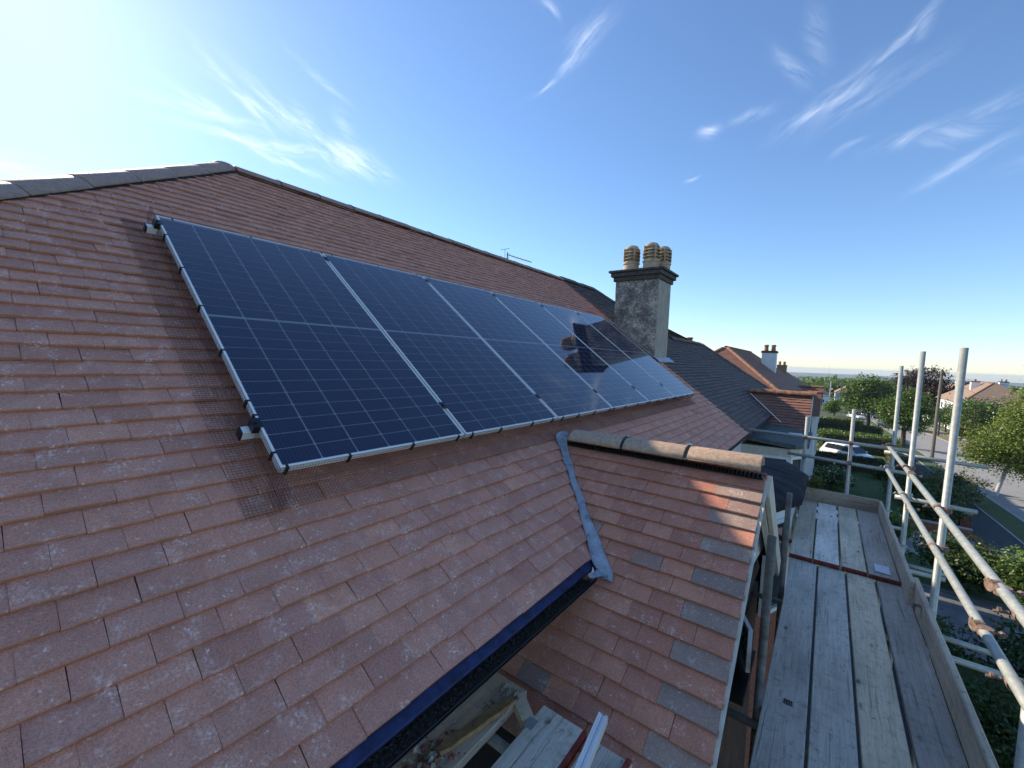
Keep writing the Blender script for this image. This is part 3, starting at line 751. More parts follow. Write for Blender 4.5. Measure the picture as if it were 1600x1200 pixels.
for q in range(11): lf.face((i, i + 1 + q, i + 2 + q))
lf.build('lead_outlet', 'lead', house, True)
# gable front: white upper board, brown boarding, window, barge boards
gw = MB()
XF = -.36
gw.prism([(XF, GY - .50 * GC, GZR - .50 * GS - .04), (XF, GY - .45 * GC, GZR - 1.2 * GS), (XF, GY + 1.5 * GC, GZR - 1.5 * GS - .04), (XF, GY, GZR - .05)], (-.06, 0, 0)); gw.build('gable_board', 'white_upvc', house)
gw = MB(); gw.box(WX - .1, XF - .07, 1.45, GY + 1.7, 0, 4.40); gw.prism([(XF - .07, GY - 1.75, GZR - 1.75 * math.tan(GP) - .1), (XF - .07, GY + 1.7, GZR - 1.7 * math.tan(GP) - .1), (XF - .07, GY, GZR - .1)], (-.9, 0, 0)); gw.build('gable_wall', 'brown_boarding', house)
gw = MB(); gw.obox(gf(-.275, 0, -.175), Vector((.03, 0, 0)), -FS * 1.92, FN * .15); gw.build('bargeboard', 'cream_paint', house, bevel=.003)
gw = MB(); gw.obox(gf(-.315, .05, -.20), Vector((.036, 0, 0)), -FS * 1.8, FN * .05); gw.build('bargeboard_soffit', 'cream_paint', house)
gw = MB(); gw.obox(gp(-.265, 2.35, -.14), Vector((.02, 0, 0)), GSW * .50, GNW * .10); gw.obox(gp(-.262, 2.35, -.155), Vector((.085, 0, 0)), GSW * .50, GNW * .012); gw.build('bargeboard', 'cream_paint', house)
def window(parent, o, a, b, out, mull=1, trans=(), frame=.05, depth=.05, lead=False, mat='white_upvc'):
    """window in the plane o + a*s + b*t, standing out by out"""
    o = Vector(o); a = Vector(a); b = Vector(b); out = Vector(out).normalized(); la, lb = a.length, b.length; ua, ub = a.normalized(), b.normalized()
    mb = MB()
    mb.obox(o, a, ub * frame, out * depth); mb.obox(o + ub * (lb - frame), a, ub * frame, out * depth)
    mb.obox(o + ub * frame, ua * frame, ub * (lb - 2 * frame), out * depth)
    mb.obox(o + ub * frame + ua * (la - frame), ua * frame, ub * (lb - 2 * frame), out * depth)
    for k in range(1, mull + 1): mb.obox(o + ua * (la * k / (mull + 1) - frame / 2) + ub * frame, ua * frame, ub * (lb - 2 * frame), out * depth * .95)
    w = mb.build('window', mat, parent)
    p = MB(); p.quad(o + out * .012, o + a + out * .012, o + a + b + out * .012, o + b + out * .012)
    q = p.build('pane', 'window_glass', w)
    if lead:
        l = MB()
        for k in range(1, 4): l.obox(o + ua * (la * k / 4) + ub * frame + out * .013, ua * .008, ub * (lb - 2 * frame), out * .004)
        for k in range(1, 5): l.obox(o + ub * (lb * k / 5) + ua * frame + out * .014, ub * .008, ua * (la - 2 * frame), out * .004)
        l.build('lead_came', 'lamp_grey', w)
    q.matrix_parent_inverse = Matrix.Identity(4)
    if lead: w.children[-1].matrix_parent_inverse = Matrix.Identity(4)
    return w
ca = Vector((-.425, 3.80, 4.26)); cb2 = Vector((-.325, 3.57, 4.26))
window(house, ca, cb2 - ca, (0, 0, .34), (-1, -.45, 0), 0, frame=.034, depth=.03, lead=True)
sl = MB(); sl.box(XF - .08, XF + .03, 3.30, 3.95, 4.17, 4.22); sl.build('window_sill', 'gutter_black', house)
sl = MB(); sl.box(XF - .08, XF - .064, 3.36, 3.80, 4.24, 4.62); sl.build('window_opening', 'black_plastic', house)

# bay with black felt roof near the party wall, and white bay window under it
bw = MB(); BZ = 4.98
poly = [(-1.4, 5.15), (-.42, 5.75), (-.16, 6.35), (-.16, 7.75), (-.45, 8.55), (-1.4, 8.7)]
topc = Vector((-1.25, 7.1, 5.24))
ringo = [Vector((x, y, BZ)) for x, y in poly]
nseg = 5
prev = None; rowsb = []
dens = []
for a, b in zip(ringo, ringo[1:] + ringo[:1]):
    for t in np.linspace(0, 1, 7)[:-1]: dens.append(a.lerp(b, t))
for lv_, (q, dz, wob) in enumerate(((1.0, -.10, .0), (1.015, -.012, .014), (.97, .03, .008), (.6, .2, .012), (.25, .36, .006))):
    rowsb.append(bw.add([topc.lerp(p, q) * 1.0 + Vector((rnd.uniform(-wob, wob), rnd.uniform(-wob, wob), (dz if lv_ < 2 else 0) + rnd.uniform(-wob, wob) + (0 if lv_ else rnd.uniform(-.02, .015))))  for p in dens]))
nD = len(dens)
for i, j in zip(rowsb, rowsb[1:]):
    for k in range(nD): bw.face((i + k, i + (k + 1) % nD, j + (k + 1) % nD, j + k))
bw.face(range(rowsb[-1], rowsb[-1] + nD))
bay = bw.build('bay_roof', 'felt_black', house)
bb = MB(); bb.prism([(-1.5, 5.45, BZ - .3), (-.5, 5.85, BZ - .3), (-.28, 6.4, BZ - .3), (-.28, 7.7, BZ - .3), (-.55, 8.4, BZ - .3), (-1.5, 8.6, BZ - .3)], (0, 0, .27)); bb.build('bay_fascia', 'white_upvc', house)
bb = MB(); bb.prism([(-1.5, 5.5, 0), (-.56, 5.88, 0), (-.33, 6.42, 0), (-.33, 7.68, 0), (-.6, 8.36, 0), (-1.5, 8.5, 0)], (0, 0, 3.5)); bb.build('bay_wall', 'brick_red', house)
window(house, (-.5, 5.9, 3.5), (.2, .5, 0), (0, 0, 1.2), (1, -.4, 0), 0); window(house, (-.3, 6.42, 3.5), (0, 1.27, 0), (0, 0, 1.2), (1, 0, 0), 1)
bb = MB(); bb.prism([(-1.5, 5.5, 3.5), (-.6, 5.9, 3.5), (-.37, 6.42, 3.5), (-.37, 7.68, 3.5), (-.64, 8.33, 3.5), (-1.5, 8.45, 3.5)], (0, 0, 1.2)); bb.build('bay_infill', 'window_glass', house)

# chimney on the party wall
CX0, CX1, CY0, CY1, CZ = -3.80, -2.89, 8.60, 9.42, 8.30
def wavy_box(x0, x1, y0, y1, z0, z1, n=10, wob=.006):
    mb = MB(); rows = []
    for k in range(n + 1):
        z = z0 + (z1 - z0) * k / n
        rows.append(mb.add([(x + rnd.uniform(-wob, wob), y + rnd.uniform(-wob, wob), z) for x, y in ((x0, y0), ((x0 + x1) / 2, y0), (x1, y0), (x1, (y0 + y1) / 2), (x1, y1), (x0, y1), (x0, (y0 + y1) / 2))]))
    for i, j in zip(rows, rows[1:]):
        for q in range(7): mb.face((i + q, i + (q + 1) % 7, j + (q + 1) % 7, j + q))
    mb.face(range(rows[-1], rows[-1] + 7)); return mb
st_ = wavy_box(CX0, CX1, CY0, CY1, 6.3, CZ).build('chimney', 'pebbledash', house)
mb = MB(); mb.box(CX1 - .02, CX1 + .008, CY0 + .03, CY1 - .005, 6.35, CZ - .002); mb.build('smooth_render', 'chimney_render', st_)
mb = MB(); mb.box(CX0 - .045, CX1 + .045, CY0 - .045, CY1 + .045, CZ, CZ + .09); mb.box(CX0 - .09, CX1 + .09, CY0 - .09, CY1 + .09, CZ + .09, CZ + .175)
mb.prism([(CX0 - .13, CY0 - .13, CZ + .175), (CX1 + .13, CY0 - .13, CZ + .175), (CX1 + .13, CY1 + .13, CZ + .175), (CX0 - .13, CY1 + .13, CZ + .175)], (0, 0, .05))
mb.build('chimney_cap', 'cap_stone', st_, bevel=.012)
mb = MB(); mb.prism([(CX0 - .02, CY0 - .02, CZ + .225), (CX1 + .02, CY0 - .02, CZ + .225), (CX1 + .02, CY1 + .02, CZ + .225), (CX0 - .02, CY1 + .02, CZ + .225)], (0, 0, .02)); mb.build('flaunching', 'mortar', st_, bevel=.01)
pm = MB()
pm.lathe((0, 0, 0), [(.165, -.03), (.16, .10), (.155, .15), (.175, .16), (.175, .19), (.155, .195), (.15, .22), (.12, .24), (.12, .46), (.155, .47), (.15, .50), (.11, .545), (.05, .565)], 24)
for k in range(3):
    z = .255 + .07 * k; n = 24
    a = [pm.add([(r * math.cos(2 * math.pi * q / n), r * math.sin(2 * math.pi * q / n), zz) for q in range(n)]) for r, zz in ((.13, z + .03), (.182, z + .005), (.18, z), (.125, z + .012))]
    for i, j in zip(a, a[1:]):
        for q in range(n): pm.face((j + q, j + (q + 1) % n, i + (q + 1) % n, i + q))
for q in range(4):
    t = math.pi / 4 + q * math.pi / 2; c, s = math.cos(t), math.sin(t)
    pm.obox((c * .13 - s * .012, s * .13 + c * .012, .22), Vector((s, -c, 0)) * .024, Vector((c, s, 0)) * .048, (0, 0, .27))
pot_me = pm.mesh('chimney_pot', 'pot_clay', False)
for x, y in ((-3.57, 8.83), (-3.13, 8.80), (-3.02, 9.2)):
    o = link('chimney_pot', pot_me, st_); o.matrix_parent_inverse = Matrix.Identity(4); o.matrix_basis = Matrix.Translation((x, y, CZ + .225)) @ Matrix.Rotation(rnd.uniform(0, 3), 4, 'Z')
mb = MB()
for p0, p1 in ((rp(CY0 - .06, s_of_x(CX1 + .1), .012), rp(CY0 - .06, s_of_x(CX0 - .1), .012)),):
    mb.obox(p0, p1 - p0, UY * .07, NW * .01)
mb.obox(rp(CY0 - .06, s_of_x(CX1 + .14), .012), UY * 1.0, SW * .16, NW * .012); mb.build('chimney_flashing', 'lead', st_)

# tv aerial behind the ridge
ae = thing('tv_aerial', 'thin metal tv aerial on a mast behind the main ridge', 'aerial', (-7.0, 8.83, 7.4))
mb = MB(); mb.tube((-7.0, 8.83, 7.2), (-7.0, 8.83, 9.36), .016, n=8); mb.build('mast', 'steel_dark', ae)
mb = MB(); mb.tube((-7.0, 8.8, 9.30), (-6.86, 9.75, 9.27), .011, n=6); mb.build('boom', 'steel_dark', ae)
for k in range(9):
    y = 8.85 + .1 * k; x = -7.0 + .0147 * k * 1.0; mb = MB(); mb.tube((x - .11, y + .02, 9.30 - .003 * k), (x + .11, y - .02, 9.30 - .003 * k), .005, n=5); mb.build('element', 'steel_dark', ae)
mb = MB(); mb.tube((-7.0, 8.72, 9.42), (-7.0, 8.72, 9.16), .006, n=5); mb.tube((-6.85, 8.72, 9.42), (-7.15, 8.72, 9.42), .006, n=5); mb.tube((-6.85, 8.72, 9.18), (-7.15, 8.72, 9.18), .006, n=5); mb.build('reflector', 'steel_dark', ae)

# ------------------------------------------------------------------ solar array
PW, PH, PT, PITCH = 1.134, 2.280, .035, 1.154
cellm = MB(); CW, CH = .1784, .0882
ch = .006
i = cellm.add([(ch, 0, 0), (CW - ch, 0, 0), (CW, ch, 0), (CW, CH - .001, 0), (CW - .001, CH, 0), (.001, CH, 0), (0, CH - .001, 0), (0, ch, 0)]); cellm.face(range(i, i + 8))
CELL = cellm.mesh('cell', 'cell')
fm = MB(); lip = .011
fm.obox((0, 0, -PT), (PW, 0, 0), (0, lip, 0), (0, 0, PT)); fm.obox((0, PH - lip, -PT), (PW, 0, 0), (0, lip, 0), (0, 0, PT))
fm.obox((0, lip, -PT), (lip, 0, 0), (0, PH - 2 * lip, 0), (0, 0, PT)); fm.obox((PW - lip, lip, -PT), (lip, 0, 0), (0, PH - 2 * lip, 0), (0, 0, PT))
FRAME = fm.mesh('frame', 'aluminium')
bm_ = MB(); bm_.quad((lip, lip, -.0055), (PW - lip, lip, -.0055), (PW - lip, PH - lip, -.0055), (lip, PH - lip, -.0055)); BACK = bm_.mesh('backsheet', 'backsheet')
gm = MB(); gm.quad((lip, lip, -.0012), (PW - lip, lip, -.0012), (PW - lip, PH - lip, -.0012), (lip, PH - lip, -.0012)); GLASS = gm.mesh('glass', 'solar_glass')
pl_labels = ['largest solar panel, at the near left end of the row', 'second solar panel from the near left end, right of the largest one', 'third solar panel from the near end, its lower right touched by the chimney reflection',
             'fourth solar panel from the near end with most of the dark chimney reflection', 'fifth solar panel, second last before the chimney', 'last solar panel of the row, right beside the chimney']
gx = (PW - 6 * CW - 5 * .0072) / 2; gy = .0165
for k in range(6):
    p = thing('solar_module', pl_labels[k], 'solar panel', A0 + UY * PITCH * k, 'solar panels in a row on the roof')
    p.rotation_euler = (Matrix(((0, SW.x, NW.x), (1, SW.y, NW.y), (0, SW.z, NW.z)))).to_euler()
    def sub(name, me, loc=(0, 0, 0)):
        o = bpy.data.objects.new(name, me); col.objects.link(o); o.parent = p; o.location = loc; return o
    sub('frame', FRAME); sub('backsheet', BACK); sub('glass', GLASS)
    for c in range(6):
        for r_ in range(24):
            sub('cell', CELL, (gx + c * (CW + .0072), gy + r_ * (CH + .0045) + (.017 if r_ >= 12 else 0), -.004))
def arr(y, s, n=0.0): return A0 + UY * y + SW * s + NW * n
for sR, lab in ((.275, 'lower aluminium mounting rail, its capped end sticking out left of the panels'), (2.175, 'upper aluminium mounting rail, its end sticking out by the top left panel corner')):
    t = thing('mounting_rail', lab, 'rail', arr(0, sR, -.1), 'rails carrying the solar panels')
    mb = MB(); y0, y1 = -.062, 6.95
    for n0, n1, e in ((-.080, -.070, .02), (-.070, -.062, .016), (-.062, -.052, .02), (-.052, -.046, .016), (-.046, -.0355, .02)):
        mb.obox(arr(y0, sR - e, n0), UY * (y1 - y0), SW * (2 * e), NW * (n1 - n0))
    mb.build('rail_profile', 'aluminium', t)
    mb = MB(); mb.obox(arr(y0 - .009, sR - .022, -.082), UY * .009, SW * .044, NW * .048); mb.build('end_cap', 'black_plastic', t, bevel=.002)
    for k in range(5):
        y = PITCH * (k + 1) - .01
        mb = MB(); mb.obox(arr(y - .019, sR - .03, .0005), UY * .038, SW * .06, NW * .004); mb.tube(arr(y, sR, .004), arr(y, sR, .011), .0065, n=8); mb.build('mid_clamp', 'black_plastic', t)
    mb = MB(); mb.obox(arr(-.03, sR - .03, -.035), UY * .03, SW * .06, NW * .038); mb.obox(arr(-.03, sR - .03, .0005), UY * .042, SW * .06, NW * .004); mb.tube(arr(-.014, sR, .003), arr(-.014, sR, .012), .007, n=8); mb.build('end_clamp', 'black_plastic', t, bevel=.001)
    for k in range(8):
        mb = MB(); y = .25 + .9 * k; mb.obox(arr(y, sR - .02, -.135), UY * .04, SW * .04, NW * .055); mb.obox(arr(y, sR - .02, -.14), UY * .04, SW * .16, NW * .006); mb.build('roof_hook', 'steel_dark', t)

# black wire mesh that keeps birds out
def wire_mesh(label, prof, along, length, step, o_fn, clips):
    mb = MB(); rw = .0007
    nst = int(length / step); jit = [[(rnd.gauss(0, .0012), rnd.gauss(0, .0016)) for _ in prof] for _ in range(nst + 1)]
    wob = lambda k: .006 * math.sin(k * .11) + .004 * math.sin(k * .037 + 1)
    P = [[o_fn(step * k, a + jit[k][q][0] + (wob(k) * .6 if q > 6 else 0), n + abs(jit[k][q][1]) * (1 if q > 4 else .2)) for q, (a, n) in enumerate(prof)] for k in range(nst + 1)]
    for k in range(nst + 1): mb.polytube(P[k], rw, 3)
    for q in range(len(prof)): mb.polytube([P[k][q] for k in range(0, nst + 1, 2)], rw, 3)
    w = tag(set_base(mb.build('wire_mesh', 'wire'), o_fn(0, 0, -.13)), label, 'wire mesh', 'bird mesh round the solar panels')
    for c in clips:
        mb = MB(); c(mb); o = mb.build('clip', 'black_plastic'); o.parent = w; o.matrix_parent_inverse = Matrix.Translation(-w.location)
def mesh_profile():
    pts = [(-.003, -.002)]
    for k in range(1, 9): t = k / 8; pts.append((-.003 - .012 * t, -.002 - .122 * t))
    for k in range(1, 9): t = k / 8; pts.append((-.015 - .118 * t, -.124 - .006 * math.sin(t * 3)))
    return pts
def clip_bottom(y):
    def f(mb): mb.obox(arr(y - .008, -.009, -.045), UY * .012, SW * .020, NW * .046)
    return f
def clip_left(s):
    def f(mb): mb.obox(arr(-.009, s - .008, -.045), UY * .020, SW * .012, NW * .046)
    return f
cb = []
for k in range(6):
    for q in (.06, .36, .74, 1.08): cb.append(clip_bottom(PITCH * k + q + rnd.uniform(-.03, .03)))
wire_mesh('black wire bird mesh skirting the bottom edge of the solar panels', mesh_profile(), None, 6.98, .0145, lambda t, a, n: arr(t - .03, a, n), cb)
wire_mesh('black wire bird mesh skirting the left side of the solar panels', [(a * 1.1, n) for a, n in mesh_profile()], None, 2.56, .0145, lambda t, a, n: arr(a, t - .14, n), [clip_left(s) for s in (.09, .43, .33, .82, 1.22, 1.62, 2.02, 2.2)])
mb = MB(); mb_p = [arr(-.02 + .01 * math.sin(k), -.02 - .012 * k, -.11 - .001 * k) for k in range(10)]
tp = [(a * .9, n) for a, n in mesh_profile()]
wire_mesh('black wire bird mesh along the top edge of the solar panels', tp, None, 6.9, .03, lambda t, a, n: arr(t, PH - a, n), [clip_bottom(-9)][:0] + [ (lambda y: (lambda mb: mb.obox(arr(y - .008, PH - .014, -.045), UY * .010, SW * .018, NW * .046)))(PITCH * k + q) for k in range(6) for q in (.09, .58, 1.06)])

# ------------------------------------------------------------------ neighbour's half of the pair
nb = thing('neighbour_house', 'attached neighbouring house with dark weathered tiled roof', 'house', (-4.5, 13, 0))
def nb_hi(s):
    x = R0.x - CP * s
    if x < -3.715: return 10.55 + (x + 5.40) * 1.03
    return 15.96 + (x + 3.715) * .80
S_LOW = s_of_x(-3.715)
nr = MB(); nst_ = MB()
ss = np.linspace(S_EAVE, S_RIDGE, 30)
for a, b in zip(ss, ss[1:]):
    nr.quad(rp(PARTY + .01, a, und - .01), rp(nb_hi(a), a, und - .01), rp(nb_hi(b), b, und - .01), rp(PARTY + .01, b, und - .01))
# far hip ends and rear slope, turned away from the camera
hA = rp(10.55, S_RIDGE, und); hB = rp(15.96, S_LOW, und); hE = rp(nb_hi(S_EAVE), S_EAVE, und)
nr.quad(hE, Vector((XB, hE.y, hE.z)), Vector((2 * X_AP + 3.715, 15.96, hB.z)), hB)
nr.quad(rp(PARTY + .01, S_RIDGE, und), rp(10.55, S_RIDGE, und), Vector((XB, 12, hE.z)), Vector((XB, PARTY, hE.z)))
nr.quad(hA, hB, Vector((2 * X_AP + 3.715, 15.96, hB.z)), Vector((XB, 12, hE.z)))
nroof = nr.build('roof', 'membrane', nb)
for k in range(-8, k0 + 1):
    s = -.217 + GAUGE * k; off = PARTY + .02 + (TW / 2 if k % 2 else 0) - TW
    n_ = int((nb_hi(s) - off) / TW) + 2
    for j in range(n_):
        y = off + j * TW
        if y > nb_hi(s): continue
        x = R0.x - CP * s
        if x > -1.65:
            if 13.35 - (x + 1.855) * 1.1 + .15 < y and y + TW < 13.35 + (x + 1.855) * 1.1 - .15: continue
        jn = rnd.uniform(-.002, .004); jt = rnd.gauss(0, .012); js = rnd.gauss(0, .003)
        tile_shape(nst_, lambda u, q, n: rp(u + y, min(s + js + q, S_RIDGE), n + jn + jt * u), TW, rnd.random(), ulo=lambda q: PARTY + .015 - y, uhi=lambda q: nb_hi(min(s + q, S_RIDGE)) - y)
nst_.build('tile_field', 'old_tile', nroof, kind='stuff')
old_me = ridge_tile_mesh('old_ridge', .33, .13, R(70)); red_me = ridge_tile_mesh('red_ridge', .33, .13, R(75))
run_tiles(old_me, (X_AP, PARTY + .02, Z_RIDGE - .05), (0, 1, 0), 5, .338, nroof, union=False, jit=.008)
hp = [Vector((X_AP, 10.6, Z_RIDGE)), Vector((-3.715, nb_hi(S_LOW - .001), R0.z + SP * S_LOW))]
hp[1].y = 10.55 + (-3.72 + 5.40) * 1.03
L_ = (hp[1] - hp[0]).length; run_tiles(old_me, hp[0] - Vector((0, 0, .05)), hp[1] - hp[0], int(L_ / .338), .338, nroof, 'hip_tile', union=False, jit=.006)
run_tiles(old_me, (-3.715, hp[1].y, R0.z + SP * S_LOW - .05), (0, 1, 0), int((15.96 - hp[1].y) / .338), .338, nroof, union=False, jit=.006)
he = rp(nb_hi(S_EAVE), S_EAVE); hs = rp(15.96, S_LOW)
run_tiles(old_me, hs - Vector((0, 0, .05)), he - hs, int((he - hs).length / .338), .338, nroof, 'hip_tile', union=False, jit=.006)
pf = MB(); 
for k in range(26):
    a = S_EAVE + (S_RIDGE - S_EAVE) * k / 26; b = S_EAVE + (S_RIDGE - S_EAVE) * (k + 1) / 26
    pf.obox(rp(PARTY - .03 + rnd.uniform(-.01, .01), a, -.01), UY * rnd.uniform(.05, .08), SW * (b - a), NW * rnd.uniform(.016, .026))
pf.build('party_flashing', 'old_ridge', nroof)
# its front gable
NGY, NGZ = 13.35, 5.90
def ngp(x, d, n=0.0): return Vector((x, NGY, NGZ)) - GSW * d + GNW * n
ng = MB(); ng.quad(ngp(-2.3, 1.9, und), ngp(-.3, 1.9, und), ngp(-.3, 0, und), ngp(-2.3, 0, und))
ng.quad(Vector((-2.3, NGY, NGZ + und)), Vector((-.3, NGY, NGZ + und)), Vector((-.3, NGY + 1.6, NGZ + und - 1.2)), Vector((-2.3, NGY + 1.6, NGZ + und - 1.2)))
ngr = ng.build('gable_roof', 'membrane', nb); ngt = MB()
for k in range(14):
    d = .12 + .105 * k
    for j in range(10):
        x = -.3 - TW * (j + 1) - (TW / 2 if k % 2 else 0)
        jn = rnd.uniform(-.002, .004)
        tile_shape(ngt, lambda u, q, n: ngp(min(u + x, -.3), d - q, n + jn), TW * (1.5 if (j == 0 and k % 2) else 1), rnd.random())
ngt.build('tile_field', 'red_old_tile', ngr, kind='stuff')
run_tiles(red_me, (-1.75, NGY, NGZ - .01), (1, 0, 0), 5, .30, ngr, union=False)
mb = MB(); rows = []
for k in range(12):
    t = k / 11; d = .12 + 1.05 * t; z = NGZ - GS * d; xv = R0.x + (R0.z - z) / SP * CP; c = Vector((xv, NGY - GC * d, z))
    rows.append(mb.add((c - UY * .03 + NW * .02, c + NW * .018, c + UX * .035 + GNW * .02)))
for i, j in zip(rows, rows[1:]):
    for q in range(2): mb.face((i + q, j + q, j + q + 1, i + q + 1))
mb.build('valley_lead', 'white_paint', nb)
mb = MB(); mb.box(XB + .25, WX, PARTY, 17.6, -.6, Z_EAVE - .06); mb.build('wall', 'white_render', nb)
mb = MB(); mb.box(WX - .1, -.5, NGY - 1.25, NGY + 1.25, -.6, 4.95); mb.prism([(-.5, NGY - 1.3, 4.9), (-.5, NGY + 1.3, 4.9), (-.5, NGY, 5.82)], (-.8, 0, 0)); mb.build('gable_wall', 'white_render', nb)
mb = MB(); mb.obox(ngp(-.31, 1.75, -.15), (.03, 0, 0), GSW * 1.75, GNW * .12); mb.build('bargeboard', 'white_upvc', nb)
window(nb, (-.49, NGY - .6, 3.2), (0, 1.2, 0), (0, 0, 1.2), (1, 0, 0), 1)
# lean-to felt roof over its bay and the bay windows
fr = MB(); P5 = [(-1.35, 9.75, 5.17), (-.42, 9.85, 5.08), (-.22, 10.3, 5.06), (-.22, 12.3, 5.06), (-1.35, 12.5, 5.17)]
fr.prism([Vector(p) - Vector((0, 0, .09)) for p in P5], (0, 0, .09)); fo = fr.build('bay_roof', 'felt_green', nb, bevel=.01)
mb = MB(); mb.obox((-.62, 11.25, 5.105), (.25, .12, -.01), (-.02, .05, 0), (0, 0, .02)); mb.build('felt_batten', 'white_paint', fo)
mb = MB(); mb.prism([(-1.4, 9.8, 4.80), (-.5, 9.95, 4.80), (-.3, 10.35, 4.80), (-.3, 12.2, 4.80), (-1.4, 12.35, 4.80)], (0, 0, .17)); mb.build('bay_fascia', 'cream_paint', nb)
mb = MB(); mb.prism([(-1.4, 9.85, -.6), (-.55, 10.0, -.6), (-.36, 10.38, -.6), (-.36, 12.15, -.6), (-1.4, 12.3, -.6)], (0, 0, 4.15)); mb.build('bay_wall', 'brick_red', nb)
mb = MB(); mb.prism([(-1.4, 9.9, 3.55), (-.6, 10.03, 3.55), (-.41, 10.4, 3.55), (-.41, 12.1, 3.55), (-1.4, 12.25, 3.55)], (0, 0, 1.25)); mb.build('bay_infill', 'window_glass', nb)
window(nb, (-1.38, 9.835, 3.55), (.86, .15, 0), (0, 0, 1.25), (.2, -1, 0), 1); window(nb, (-.53, 10.0, 3.55), (.2, .38, 0), (0, 0, 1.25), (1, -.5, 0), 0); window(nb, (-.35, 10.38, 3.55), (0, 1.75, 0), (0, 0, 1.25), (1, 0, 0), 2)
mb = MB(); mb.box(-6.5, -.75, 18.2, 24.6, -.6, 2.9); mb.build('shade_block', 'brick_red', nb)  # unseen block added to keep sun off the lawn between the houses
mb = MB(); mb.box(-6.6, -.65, 18.1, 24.7, 2.905, 3.05); mb.build('shade_block_top', 'felt_green', nb)  # flat top of the added sun-blocking block
mb = MB(); mb.box(-.95, .55, 16.6, 17.6, 1.75, 1.87); mb.build('porch_roof', 'white_paint', nb)
for x in (-.3, .4): mb = MB(); mb.box(x, x + .12, 16.7, 16.82, -.6, 1.75); mb.build('porch_post', 'white_paint', nb)
mb = MB(); mb.box(-4.3, -3.75, 14.9, 15.5, 6.3, 7.22); ch2 = mb.build('chimney', 'brown_brick', nb)
for x in (-4.15, -3.9):
    mb = MB(); mb.lathe((x, 15.2, 7.22), [(.1, 0), (.09, .22), (.11, .24), (.11, .28)], 12); mb.build('chimney_pot', 'pot_red', ch2)

# ------------------------------------------------------------------ scaffold
PZ = 4.5
sc = thing('scaffold', 'galvanised tube scaffold with guard rails along the front of the house', 'scaffold', (.8, 5, 0))
TR = .0242
def tube(name, p0, p1, mat='galvanised'):
    mb = MB(); mb.tube(p0, p1, TR, n=18); 
    p0 = Vector(p0); p1 = Vector(p1); d = (p1 - p0).normalized()
    o = mb.build(name, mat, sc, False); o.data.polygons.foreach_set('use_smooth', [len(p.vertices) == 4 for p in o.data.polygons]); return o
def lean(x, y, top, bot=-1.0, lx=0.0, ly=0.0, name='standard', mat='galvanised'):
    return tube(name, (x - lx * (top - bot), y - ly * (top - bot), bot), (x, y, top), mat)
SX, RX = .812, .762
lean(SX, 4.66, 6.80, -.4, .008, -.01); lean(SX - .004, 6.42, 6.83, -.6, .005, 0); lean(SX - .004, 8.06, 6.68, -.7); lean(SX, 2.83, 6.2, -.2); lean(SX, -1.2, 6.4, -.2)
lean(.335, 8.07, 6.01, -.7); lean(-.225, 8.07, 5.83, -.7); lean(-.208, 2.95, 5.57, 0, .004, 0, mat='old_tube'); lean(-.222, 4.75, 5.40, 0, .003, 0, mat='old_tube')
tube('guard_rail', (RX, 8.12, 5.50), (RX - .005, -1.6, 5.563)); tube('guard_rail', (RX - .005, 8.2, 5.185), (RX - .005, -1.6, 5.26))
tube('guard_rail', (-1.0, 8.02, 5.525), (.95, 8.02, 5.492)); tube('guard_rail', (-.45, 8.02, 5.225), (1.02, 8.02, 5.165), 'galvanised')
tube('guard_rail', (.70, 6.47, 5.16), (1.35, 6.47, 5.14)); tube('guard_rail', (.72, 8.12, 5.42), (1.75, 8.12, 5.38))
for y, x0, x1, z in ((4.6, -.45, 1.32, 4.39), (6.36, -.4, 1.15, 4.38), (8.0, -.4, .98, 4.38), (2.9, -.4, 1.2, 4.39)): tube('transom', (x0, y, z), (x1, y, z - .01))
tube('ledger', (SX - .05, -1.6, 4.33), (SX - .05, 8.3, 4.33)); tube('ledger', (-.17, -1.6, 4.33), (-.17, 8.3, 4.33))
for y in (5.3, 7.0): tube('transom', (.7, y, 4.22), (1.35, y, 4.2))
cpm = MB()
cpm.tube((0, 0, -.023), (0, 0, .023), .031, n=14); cpm.obox((-.022, .024, -.02), (.044, 0, 0), (0, .03, 0), (0, 0, .04)); cpm.tube((-.023, .05, 0), (.023, .05, 0), .0305, n=14)
cpm.tube((.03, -.0, 0), (.085, -.012, 0), .007, n=6); cpm.tube((.062, -.02, 0), (.074, .006, 0), .014, n=6); cpm.tube((.02, .085, .0), (.02, .135, -.01), .007, n=6); cpm.tube((.02, .11, 0), (.02, .122, 0), .014, n=6)
CPL = cpm.mesh('coupler', 'rust'); CPL2 = CPL.copy(); CPL2.materials.clear(); CPL2.materials.append(MATS['galvanised'])
def coupler(p, rz=0.0, me=CPL, flip=0):
    o = link('coupler', me, sc); o.matrix_parent_inverse = Matrix.Translation(-sc.location); o.matrix_basis = Matrix.Translation(p) @ Matrix.Rotation(rz, 4, 'Z') @ Matrix.Rotation(flip, 4, 'X')
for y, x in ((4.66, SX), (6.42, SX), (8.06, SX), (2.83, SX)):
    for z in (5.525, 5.21): coupler((x, y, z), math.pi / 2, CPL if (y < 6 or z > 5.4) else CPL2)
for x in (.335, -.225):
    for z in (5.505, 5.2): coupler((x, 8.07, z), math.pi, CPL)
coupler((RX, 8.02, 5.5), 0, CPL2); coupler((RX, 8.02, 5.18), 0, CPL2); coupler((RX, 3.1, 5.53), .4, CPL); coupler((RX, 3.28, 5.225), .4, CPL); coupler((RX - .01, 5.9, 5.19), 0, CPL); coupler((RX, 6.0, 5.52), 0, CPL)
for y in (4.66, 6.42, 8.06): coupler((SX, y, 4.34), math.pi / 2, CPL)

